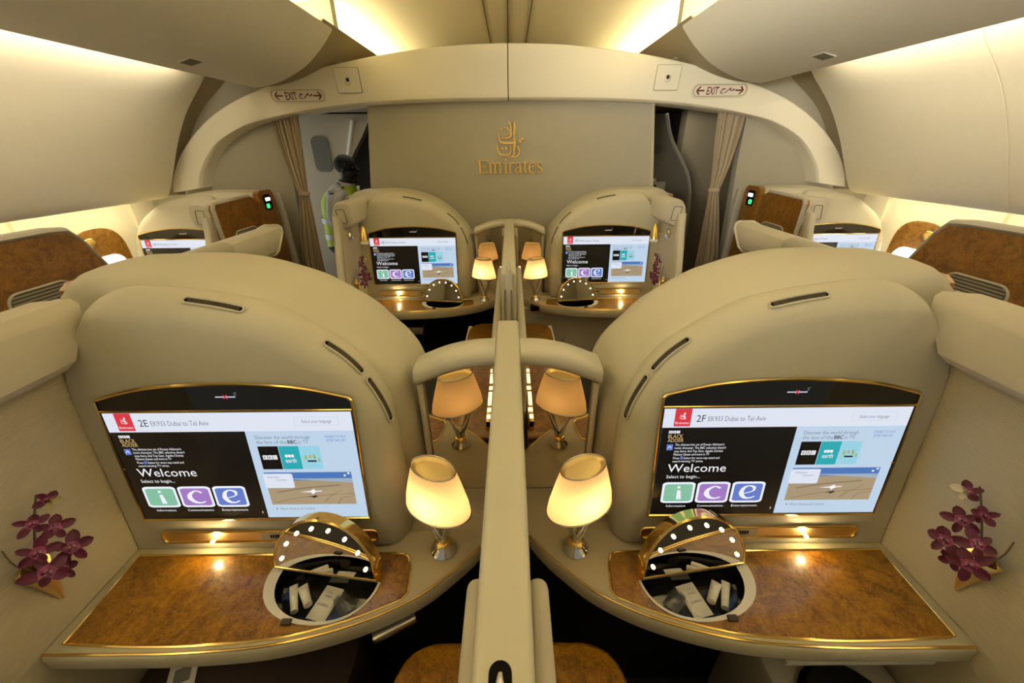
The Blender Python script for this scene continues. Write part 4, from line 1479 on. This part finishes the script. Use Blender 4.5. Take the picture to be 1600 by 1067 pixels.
def petal(mb, c, d, n, L, W, mi_out=0, mi_in=1, curl=.25, mi_mid=3):
    """A petal from c along d, facing n."""
    d = Vector(d).normalized()
    n = Vector(n)
    n = (n - d * n.dot(d)).normalized()
    t = d.cross(n)
    prof = ((0, .12), (.15, .5), (.35, .85), (.6, 1.0), (.82, .8), (.95, .4), (1.0, .08))
    for i in range(len(prof) - 1):
        q = []
        for u, w in (prof[i], prof[i + 1]):
            row = []
            for k in (-1, -.5, 0, .5, 1):
                row.append(Vector(c) + d * (u * L) + t * (k * w * W / 2) + n * (L * curl * (u * u) * -1 + abs(k) * W * .12))
            q.append(row)
        mb.loft(q, False, False, False, (mi_in if i < 1 else mi_mid if i < 2 else mi_out))


def orchid(T, label, group, seed):
    rnd = random.Random(seed)
    vx = 1.05
    v = thing('wall_vase', T[0]((1.055, .545, .80)), 'pointed gold wall vase ' + label, 'vase', group[0])
    mb = MB(T)
    # cone-shaped half cup hung on the wall
    rings = []
    for z, w, d_, yo in ((.800, .002, .004, 0), (.83, .009, .012, .0), (.86, .015, .020, -.002), (.90, .021, .028, -.006), (.925, .025, .030, -.010)):
        ring = []
        for k in range(17):
            a = -PI / 2 + PI * k / 16
            ring.append((1.068 - d_ * max(0, math.cos(a)), .545 + yo + w * math.sin(a), z))
        rings.append(ring)
    mb.loft(rings, True, False)
    ob = mb.build('cup', 'gold_brushed', v)
    sol = ob.modifiers.new('thickness', 'SOLIDIFY')
    sol.thickness = .002
    mb = MB(T)
    mb.prism([(.515, .915), (.545, .800), (.575, .915), (.56, .94), (.53, .94)], lambda p: (1.0695, p[0], p[1]), lambda p: (1.0655, p[0], p[1]))
    mb.build('back_plate', 'gold_brushed', v)
    o = thing('orchid_spray', T[0]((1.045, .54, .86)), 'spray of purple and white orchids ' + label, 'flowers', group[1])
    mb = MB(T)
    st = crom([(1.052, .542, .85), (1.040, .545, .95), (1.035, .57, 1.02), (1.030, .60, 1.08)], 5)
    mb.tube(st, .0022, 5)
    mb.tube(crom([(1.05, .54, .90), (1.035, .51, .97), (1.035, .51, 1.02)], 4), .0016, 5)
    mb.build('stem', 'stem_green', o)
    spots = [(1.012, .600, 1.065, .030, 1), (1.010, .555, 1.045, .030, 0), (1.005, .575, 1.005, .036, 0), (1.005, .530, .985, .036, 0), (1.0, .575, .940, .042, 0), (1.0, .520, .935, .044, 0), (1.012, .550, .905, .034, 0)]
    for i, (x, y, z, L, bud) in enumerate(spots):
        mb = MB(T)
        nrm = Vector((-1, -.55 + rnd.uniform(-.25, .25), .35 + rnd.uniform(-.3, .3))).normalized()
        a0 = rnd.uniform(0, 1)
        ex = nrm.cross(Vector((0, 0, 1))).normalized()
        ey = nrm.cross(ex)
        c = Vector((x, y, z))
        for k in range(5):
            a = a0 + 2 * PI * k / 5
            d = ex * math.cos(a) + ey * math.sin(a) + nrm * .25
            petal(mb, c, d, nrm, L * rnd.uniform(.62, 1.05), L * (.42 if k % 2 else .58), 2 if bud and k < 2 else 0, 2 if bud else 1, rnd.uniform(.1, .55), 2 if bud and k < 2 else 3)
        for k in range(3):
            a = a0 + .5 + 2 * PI * k / 3
            petal(mb, c, ex * math.cos(a) * .5 + ey * math.sin(a) * .5 + nrm, nrm.cross(ex * math.cos(a) + ey * math.sin(a)), L * .4, L * .3, 0, 1, .1)
        mb.build('blossom', ['petal_purple', 'petal_pink', 'petal_white' if T[1] is False else 'petal_green', 'petal_mid'], o, smooth=60)
    return v


def reading_light(T, label):
    s = thing('reading_light', T[0]((1.06, .60, 1.22)), label, 'reading light', 'reading lights')
    M = Matrix.Rotation(R(-90), 4, 'Y')
    mb = MB(T)
    mb.lathe([(.034, 0), (.034, .008), (.026, .016), (.014, .022)], (1.0695, .60, 1.22), 20, M=M)
    mb.build('base', 'chrome', s)
    mb = MB(T)
    mb.tube([(1.05, .60, 1.22), (.985, .60, 1.218)], .006, 8)
    mb.build('arm', 'chrome', s)
    mb = MB(T)
    M2 = Matrix.Translation((.975, .60, 1.235)) @ Matrix.Rotation(R(172), 4, 'X')
    mb.lathe([(.006, -.050), (.016, -.04), (.022, -.01), (.027, .035), (.028, .050)], (0, 0, 0), 18, M=M2)
    mb.build('head', 'gold', s)
    mb = MB(T)
    mb.lathe([(.026, .046), (.027, .062), (.020, .070)], (0, 0, 0), 18, M=M2)
    mb.build('lens', 'frosted', s)
    return s


def side_pad(T, label):
    mb = MB(T)
    mb.box(.036, .074, -.75, .435, .58, 1.05, .018, 4)
    return single(mb, 'side_cushion', 'soft_pink_cream', label, 'cushion', group='side cushions on the divider')


def armrest(T, label, lower):
    s = thing('armrest_console', T[0]((.2, .2, 0)), label, 'armrest', 'armrest consoles')
    mb = MB(T)
    ol = [(.078, -.77), (.295, -.77)] + crom([(.295, .36), (.288, .44), (.262, .505), (.21, .535), (.14, .540), (.078, .540)], 5)
    rings = [[(x, y, .30) for x, y in ol], [(x, y, .572) for x, y in ol]]
    mb.loft(rings)
    mb.build('body', 'cream_hard', s)
    mb = MB(T)
    c = Vector((.17, -.1))
    rings = []
    for k, z in ((1.0, .572), (1.0, .588), (.985, .598), (.95, .604)):
        rings.append([(.078 + (x - .078) * k, c.y + (y - c.y) * (1 - (1 - k) * .4), z) for x, y in ol])
    mb.loft(rings)
    mb.build('wood_top', 'burl_wood', s, smooth=50)
    mb = MB(T)
    mb.box(.080, .108, .02, .50, .603, .660, .005)
    ct = mb.build('seat_control', 'gold', s)
    mb = MB(T)
    for k, (a_, b_) in enumerate(((.05, .08), (.10, .19), (.22, .25), (.27, .38), (.40, .43), (.45, .48))):
        mb.box(.084 + .004 * (k % 2), .106, a_, b_, .6595, .6625, .001)
    mb.build('key_light', 'key_glow', ct)
    if lower:
        mb = MB(T)
        mb.box(.27, .300, .20, .50, .45, .60, .008)
        mb.build('side_pad', 'white_plastic', s)
    return s


# ------------------------------------------------------------------ the suites
rowname = {0: 'second row', 1: 'front row'}
SEAT = {(0, -1): '2E', (0, 1): '2F', (1, -1): '1E', (1, 1): '1F'}
for row in (0, 1):
    for sd in (-1, 1):
        T = frame(0, sd, row * D)
        sn = 'left' if sd < 0 else 'right'
        where = ('near ' if row == 0 else 'far ') + sn
        wh2 = ('nearer to the camera' if row == 0 else 'against the logo wall')
        suite_shell(T, 'cream leather suite shell of the %s centre seat, %s' % (sn, wh2), 'centre suite shells', True)
        monitor(T, SEAT[row, sd], 'lit %s television showing seat %s on its welcome screen' % ('large' if row == 0 else 'small', SEAT[row, sd]), 'centre suite televisions')
        ex = {(0, -1): 'tab', (0, 1): 'shelf', (1, -1): 'drawer', (1, 1): 'panel'}[row, sd]
        console(T, 'burl wood console with open lit vanity mirror under the %s television' % SEAT[row, sd], 'consoles', ex)
        table_lamp(T, .188, .712 if row == 0 else .685, 'chrome table lamp with glowing shade beside the %s television' % SEAT[row, sd], 'table lamps')
        arched_mirror(T, 'arched mirror in a cream frame behind the lamp by the %s television' % SEAT[row, sd], 'arched mirrors')
        orchid(T, 'on the side wall by the %s television' % SEAT[row, sd], ('wall vases', 'orchid sprays'), 7 + row * 2 + (sd > 0))
        if row == 1:
            reading_light(T, 'small chrome and gold reading light on the side wall by the %s television' % SEAT[row, sd])
        side_pad(T, 'cream cushion along the %s side of the divider, %s' % (sn, 'nearer to the camera' if row == 0 else 'in front of the far lamps'))
        armrest(T, 'burl wood topped armrest on the %s of the divider, %s' % (sn, 'nearest the camera' if row == 0 else 'by the logo wall'), row == 1)

# partitions at the rear of the front-row seats, and the window suites
def partition(T, y0, y1, label, slope, rail=True, grille=False, wood=True):
    s = thing('suite_partition', T[0]((1.15, (y0 + y1) / 2, 0)), label, 'partition', 'seat partitions')
    if rail:
        mb = MB(T)
        prof = [(1.17, 1.285), (1.115, 1.300), (1.103, 1.315), (1.10, 1.385), (1.110, 1.405), (1.125, 1.412), (1.19, 1.412), (1.215, 1.400), (1.24, 1.36), (1.25, 1.285)]
        rings = [[(x, y0, z) for x, z in prof], [(x, y1 - .015 + (z - 1.28) * .9, z) for x, z in prof], [(1.17 + (x - 1.17) * .9, y1 + (z - 1.28) * .9, 1.35 + (z - 1.35) * .9) for x, z in prof]]
        mb.loft(rings)
        mb.build('top_rail', 'soft_pink_cream', s)
        mb = MB(T)
        mb.tube([(1.17 + (x - 1.17) * 1.03, y1 - .02 + (z - 1.28) * .9, 1.35 + (z - 1.35) * 1.04) for x, z in prof], .006, 6, closed=True)
        mb.build('end_trim', 'cream_hard', s)
        mb = MB(T)
        mb.box(1.05, 1.12, 1.28, 1.50, 1.24, 1.435, .03, 4)
        mb.build('grey_pad', 'grey_cap', s)
        mb = MB(T)
        mb.box(1.15, 1.20, y0 + .04, y1 - .05, .0, 1.29)
        mb.build('panel', 'cream_hard', s)
    if wood:
        mb = MB(T)
        mb.prism([(y0, .02), (y1 + .30, .02), (y1 + .20, 1.22), (y1 + .125, 1.39), (y1 + .09, 1.432), (y1 + .02, 1.440), (y0, 1.445)], lambda p: (1.12, p[0], p[1]), lambda p: (1.15, p[0], p[1]))
        mb.build('wood_panel', 'burl_dark', s)
        mb = MB(T)
        mb.tube([(1.115, y1 + .308, .02), (1.115, y1 + .210, 1.22), (1.115, y1 + .134, 1.395), (1.115, y1 + .096, 1.442), (1.115, y1 + .02, 1.451), (1.115, y0, 1.454)], .034, 8, flat=.5, up=(1, 0, 0))
        mb.build('edge_band', 'grey_cap', s)
        if grille:
            g = mb_grille(T, 1.151, y1 - .235, y1 + .0, 1.09, 1.262)
            g.build('grille', ['cream_hard', 'dark_grey', 'grey_cap'], s)
    return s


for sd in (-1, 1):
    sn = 'left' if sd < 0 else 'right'
    partition(frame(0, sd), 1.16, 1.83, 'cream rail of the front %s centre seat, showing above the near shell' % sn, 0, True, False, False)
    T = frame(sd * 3.03, -sd)
    partition(T, .3, 1.59, 'burl wood partition with a grille by the %s windows, nearest the camera' % sn, 0, False, True, True)
    T = frame(sd * 3.03, -sd, D)
    suite_shell(T, 'wood-sided window suite shell with seat lamp switch by the %s wall' % sn, 'window suite shells', True, False, 1.468)
    monitor(T, '1A' if sd < 0 else '1K', 'half-hidden television of the window suite by the %s wall' % sn, 'window suite televisions')

# the divider between the two middle columns of seats
for row in (0, 1):
    y0, y1 = (-.95, 1.10) if row == 0 else (1.585, 2.975)
    s = thing('divider', (0, (y0 + y1) / 2, 0), 'flat-topped cream divider between the lamps, %s' % ('the broad one in front' if row == 0 else 'the distant one by the logo wall'), 'divider', 'dividers')
    mb = MB()
    mb.box(-.033, .033, y0, y1, .0, 1.268, .010, 3)
    mb.build('panel', 'cream_hard', s)
    for sg in (-1, 1):
        mb = MB()
        mb.tube([(sg * .035, y0 + .1, 1.05), (sg * .035, y1 - .2, 1.05)], .004, 6)
        mb.build('gold_trim', 'gold', s)
    if row == 0:
        mb = MB()
        mb.prism(rrect(-.012, .02, .012, .208, .0119, 6), lambda p: (p[0] - .003, p[1], 1.262), lambda p: (p[0] - .003, p[1], 1.2692))
        sl = mb.build('latch_slot', 'black', s)
        mb = MB()
        mb.tube([(-.003, .05, 1.270), (-.003, .182, 1.272), (-.003, .196, 1.270)], [.007, .0065, .003], 10)
        mb.build('latch_pin', 'chrome', sl)
s = thing('privacy_screen', (0, 1.5, .6), 'thin metallic privacy screen end standing in the gap between the dividers', 'privacy screen')
mb = MB()
mb.prism([(-.017, .6), (.017, .6), (.017, 1.22), (.012, 1.29), (.004, 1.325), (-.002, 1.325), (-.010, 1.29), (-.017, 1.22)], lambda p: (p[0], 1.58, p[1]), lambda p: (p[0], 1.43, p[1]))
mb.build('blade', 'cream_hard', s)
for x in (-.012, .010):
    mb = MB()
    mb.tube([(x, 1.428, .62), (x, 1.428, 1.25)], .004, 6)
    mb.build('edge_strip', 'chrome', s)


# ------------------------------------------------------------------ small things in the vanity trays (second row)
def tray_items(T, seat, flip):
    z = ZC - .0295
    c = lambda p, q: HC_ + HX * p + HF * q
    def lay(p, q, ang):
        w = c(p, q)
        return Matrix.Translation((w.x, w.y, z)) @ Matrix.Rotation(ang, 4, 'Z')
    # two tubes of cream
    for k, (p, q, a, wd, ln, lab) in enumerate(((.062, .055, R(62), .0105, .075, 'slim white tube with a round cap, outer one in the tray under %s'), (.036, .045, R(52), .0125, .062, 'white tube with a flat crimped end, inner one in the tray under %s'))):
        M = lay(p, q, a + PI)
        t = thing('cream_tube', T[0](M @ Vector((0, 0, 0))), lab % seat, 'tube', 'cream tubes')
        mb = MB(T)
        rings = []
        for x, ww, hh in ((-ln * .5, wd, .001), (-ln * .42, wd * 1.0, .003), (-ln * .1, wd * .95, wd * .8), (ln * .26, wd * .9, wd * .88)):
            rings.append([tuple(M @ Vector((x, ww * math.cos(2 * PI * j / 14), wd * .9 + .001 + hh * math.sin(2 * PI * j / 14)))) for j in range(14)])
        mb.loft(rings)
        mb.build('body', 'paper_white', t)
        mb = MB(T)
        rings = []
        for x in (ln * .26, ln * .5):
            rings.append([tuple(M @ Vector((x, wd * .86 * math.cos(2 * PI * j / 14), wd * .9 + .001 + wd * .86 * math.sin(2 * PI * j / 14)))) for j in range(14)])
        mb.loft(rings)
        mb.build('cap', 'white_plastic', t)
    M = lay(-.022, .052, R(-76) if not flip else R(-76))
    hw, hl = .026, .042
    t = thing('sachet', T[0](M @ Vector((0, 0, 0))), 'flat white sachet with grey lettering in the tray under %s' % seat, 'sachet', 'sachets')
    mb = MB(T)
    rings = []
    for x, h in ((-hl, .0008), (-hl * .8, .001), (-hl * .7, .0035), (0, .0055), (hl * .7, .0035), (hl * .8, .001), (hl, .0008)):
        rings.append([tuple(M @ Vector(q)) for q in ((x, -hw, .001), (x, -hw * .8, .001 + h), (x, 0, .001 + h * 1.25), (x, hw * .8, .001 + h), (x, hw, .001), (x, 0, .0005))])
    mb.loft(rings)
    mb.build('pouch', 'paper_white', t)
    mb = MB((T[0], False))
    sg = -1 if flip else 1
    g = lambda u, v, h: tuple(M @ Vector((-v * 1 * 1, u * sg, .0085 + h))) if False else tuple(M @ Vector((v, -u * sg, .0082 + h)))
    mb.text('TOWELETTE', -.016, .004, .008, g, 0, 0, width=.032)
    mb.text('REFRESHING', -.010, -.016, .005, g, 0, 0, width=.020)
    mb.text('50 ml', -.006, -.026, .005, g, 0, 0, width=.012)
    mb.build('lettering', 'ink_grey', t, smooth=0)
    # clear packet
    M = lay(-.072, .048, R(40))
    mb = MB(T)
    rings = []
    rnd = random.Random(4)
    for x in (-.03, -.015, 0, .015, .03):
        rings.append([tuple(M @ Vector((x, y * .02, .002 + (1 - y * y) * .010 * rnd.uniform(.5, 1.2)))) for y in (-1, -.5, 0, .5, 1)])
    mb.loft(rings, False, False, False)
    single(mb, 'clear_packet', 'clear_plastic', 'crumpled clear plastic packet in the tray under %s' % seat, 'packet', group='clear packets')


tray_items(frame(0, -1, 0), '2E', True)
tray_items(frame(0, 1, 0), '2F', False)

# by the feet of the second row
mb = MB()
M = Matrix.Translation((-.93, .545, .4202)) @ Matrix.Rotation(R(25), 4, 'Z')
mb.box(-.035, .035, -.05, .05, 0, .002, M=M)
mb.box(-.02, .02, -.02, .02, .002, .003, M=M, mi=1)
# the card lies on the seat's foot shelf
single(mb, 'paper_card', ['paper_white', 'ink_grey'], 'white printed card in the dark foot space under the left console', 'card')
mb = MB()
mb.box(-1.05, -.45, .22, .69, .0, .42, .02)
single(mb, 'footstool', 'dark_brown', 'dark footstool in the shadow under the left console', 'footstool', group='footstools')
fs = thing('footstool', (.78, .4, 0), 'pale footstool with a round black pad under the right console', 'footstool', 'footstools')
mb = MB()
mb.box(.70, 1.05, .26, .69, .0, .46, .03)
mb.build('body', 'grey_cap', fs)
mb = MB()
mb.lathe([(.12, 0), (.125, .015), (.11, .03)], (.86, .42, .46), 28)
mb.build('pad', 'black', fs)

# ------------------------------------------------------------------ the person in the left doorway
def skin(name, pts, edges, rad, m_, parent, sub=2):
    me = bpy.data.meshes.new(name)
    me.from_pydata([tuple(Vector(p) - Vector(parent.location)) for p in pts], edges, [])
    o = bpy.data.objects.new(name, me)
    C.objects.link(o)
    md = o.modifiers.new('skin', 'SKIN')
    md.use_smooth_shade = True
    for i, v in enumerate(me.skin_vertices[0].data):
        v.radius = rad[i] if isinstance(rad[i], tuple) else (rad[i], rad[i])
        v.use_root = i == 0
    sb = o.modifiers.new('smooth', 'SUBSURF')
    sb.levels = sb.render_levels = sub
    dg = bpy.context.evaluated_depsgraph_get()
    m2 = bpy.data.meshes.new_from_object(o.evaluated_get(dg))
    bpy.data.objects.remove(o)
    m2.name = name
    m2.materials.clear()
    m2.materials.append(MAT[m_])
    m2.polygons.foreach_set('use_smooth', [True] * len(m2.polygons))
    ob = bpy.data.objects.new(name, m2)
    C.objects.link(ob)
    ob.parent = parent
    return ob


px, py = -1.605, 3.95
pr = thing('person', (px, py, 0), 'person in a yellow-green safety vest over a white shirt, standing in the left doorway', 'person')
V = lambda dx, dy, z: (px + dx, py + dy, z * .965)
pts = [V(-.06, 0, .93), V(-.05, 0, 1.12), V(-.03, 0, 1.32), V(.0, 0, 1.43), V(.05, 0, 1.50), V(.085, 0, 1.57), V(.09, 0, 1.645),
       V(-.06, -.10, .90), V(-.03, -.11, .50), V(-.07, -.11, .09), V(.06, -.12, .04), V(-.06, .10, .90), V(-.06, .11, .50), V(-.11, .11, .09), V(.02, .12, .04),
       V(.0, -.17, 1.41), V(-.04, -.22, 1.16), V(.10, -.19, 1.00), V(.20, -.16, .98), V(.0, .17, 1.41), V(-.02, .22, 1.16), V(.12, .19, 1.02), V(.22, .16, 1.0)]
eds = [(0, 1), (1, 2), (2, 3), (3, 4), (4, 5), (5, 6), (0, 7), (7, 8), (8, 9), (9, 10), (0, 11), (11, 12), (12, 13), (13, 14), (3, 15), (15, 16), (16, 17), (17, 18), (3, 19), (19, 20), (20, 21), (21, 22)]
rad = [.12, .10, .11, .09, .055, .075, .088, .085, .06, .042, .04, .085, .06, .042, .04, .05, .043, .033, .03, .05, .043, .033, .03]
skin('body', pts, eds, rad, 'skin_dark', pr)
# fingers of both hands, face and hair
for k, (hx_, hy_, hz_) in enumerate(((.20, -.16, .98), (.22, .16, 1.0))):
    mb = MB()
    for j in range(4):
        a = V(hx_ + .02, hy_ - .025 + .017 * j, hz_)
        mb.tube(crom([a, (a[0] + .04, a[1], a[2] - .005), (a[0] + .068 - .006 * abs(j - 1.5), a[1], a[2] - .03)], 3), [.009] * 6 + [.006], 7)
    a = V(hx_ + .0, hy_ + (.03 if k == 0 else -.03), hz_ + .005)
    mb.tube(crom([a, (a[0] + .03, a[1] + (.012 if k == 0 else -.012), a[2] - .005), (a[0] + .05, a[1] + (.012 if k == 0 else -.012), a[2] - .02)], 3), [.010] * 6 + [.007], 7)
    mb.build('fingers', 'skin_dark', pr)
mb = MB()
mb.tube([V(.165, 0, 1.655), V(.192, 0, 1.615), V(.178, 0, 1.602)], [.010, .018, .010], 8)
mb.ball(V(.168, 0, 1.578), (.016, .028, .008))
mb.ball(V(.160, 0, 1.562), (.014, .026, .008))
mb.ball(V(.125, 0, 1.528), (.035, .035, .024))
for sg in (-1, 1):
    mb.ball(V(.075, sg * .083, 1.615), (.018, .010, .030))
    mb.ball(V(.155, sg * .032, 1.640), (.012, .016, .009))
mb.build('face', 'skin_dark', pr)
mb = MB()
mb.ball(V(.070, 0, 1.668), (.097, .088, .088), u=20, w=14)
mb.build('hair', 'hair_black', pr)
skin('shirt', [V(-.06, 0, .98), V(-.05, 0, 1.15), V(-.03, 0, 1.32), V(.0, 0, 1.42), V(.04, 0, 1.475), V(.0, -.18, 1.40), V(-.045, -.225, 1.17), V(.07, -.20, 1.02), V(.0, .18, 1.40), V(-.03, .225, 1.17), V(.09, .20, 1.03)],
     [(0, 1), (1, 2), (2, 3), (3, 4), (3, 5), (5, 6), (6, 7), (3, 8), (8, 9), (9, 10)], [.14, .14, .15, .14, .085, .088, .066, .05, .088, .066, .05], 'shirt_white', pr)
skin('trousers', [V(-.06, 0, .98), V(-.06, -.095, .88), V(-.03, -.11, .50), V(-.07, -.11, .10), V(-.06, .095, .88), V(-.06, .11, .50), V(-.11, .11, .10)],
     [(0, 1), (1, 2), (2, 3), (0, 4), (4, 5), (5, 6)], [.14, .105, .085, .07, .105, .085, .07], 'denim', pr)
# vest: a shell round the torso, open at the neck and arms
mb = MB()
rows = []
for z, cx, a, b in ((.90, -.06, .165, .185), (1.0, -.06, .165, .185), (1.12, -.055, .160, .18), (1.25, -.045, .165, .185), (1.34, -.03, .165, .19), (1.41, -.01, .145, .175), (1.455, .015, .115, .135), (1.48, .03, .09, .10)):
    rows.append([V(cx + 1.06 * a * math.cos(2 * PI * k / 28), 1.04 * b * math.sin(2 * PI * k / 28), z) for k in range(28)])
mb.loft(rows, False, False)
vs_ = mb.build('safety_vest', 'vest_yellow', pr, smooth=80)
mb = MB()
for z, k in ((.985, 1.075), (1.14, 1.08)):
    rows = []
    for zz in (z, z + .05):
        rows.append([V(-.058 + .165 * k * math.cos(2 * PI * j / 28), .186 * k * math.sin(2 * PI * j / 28), zz) for j in range(28)])
    mb.loft(rows, False, False)
mb.build('reflective_band', 'vest_band', vs_)
mb = MB()
rows = []
for cx, cz, r_ in ((.035, 1.475, .085), (.05, 1.515, .072), (.045, 1.49, .062)):
    rows.append([V(cx + r_ * math.cos(2 * PI * j / 20), r_ * math.sin(2 * PI * j / 20), cz - .25 * r_ * math.cos(2 * PI * j / 20)) for j in range(20)])
mb.loft(rows, False, False)
mb.build('collar', 'shirt_white', pr, smooth=80)
for sg in (-1, 1):
    mb = MB()
    mb.ball(V(-.02 if sg < 0 else -.06, sg * .11, .045), (.13, .048, .045))
    mb.build('shoe', 'black', pr)
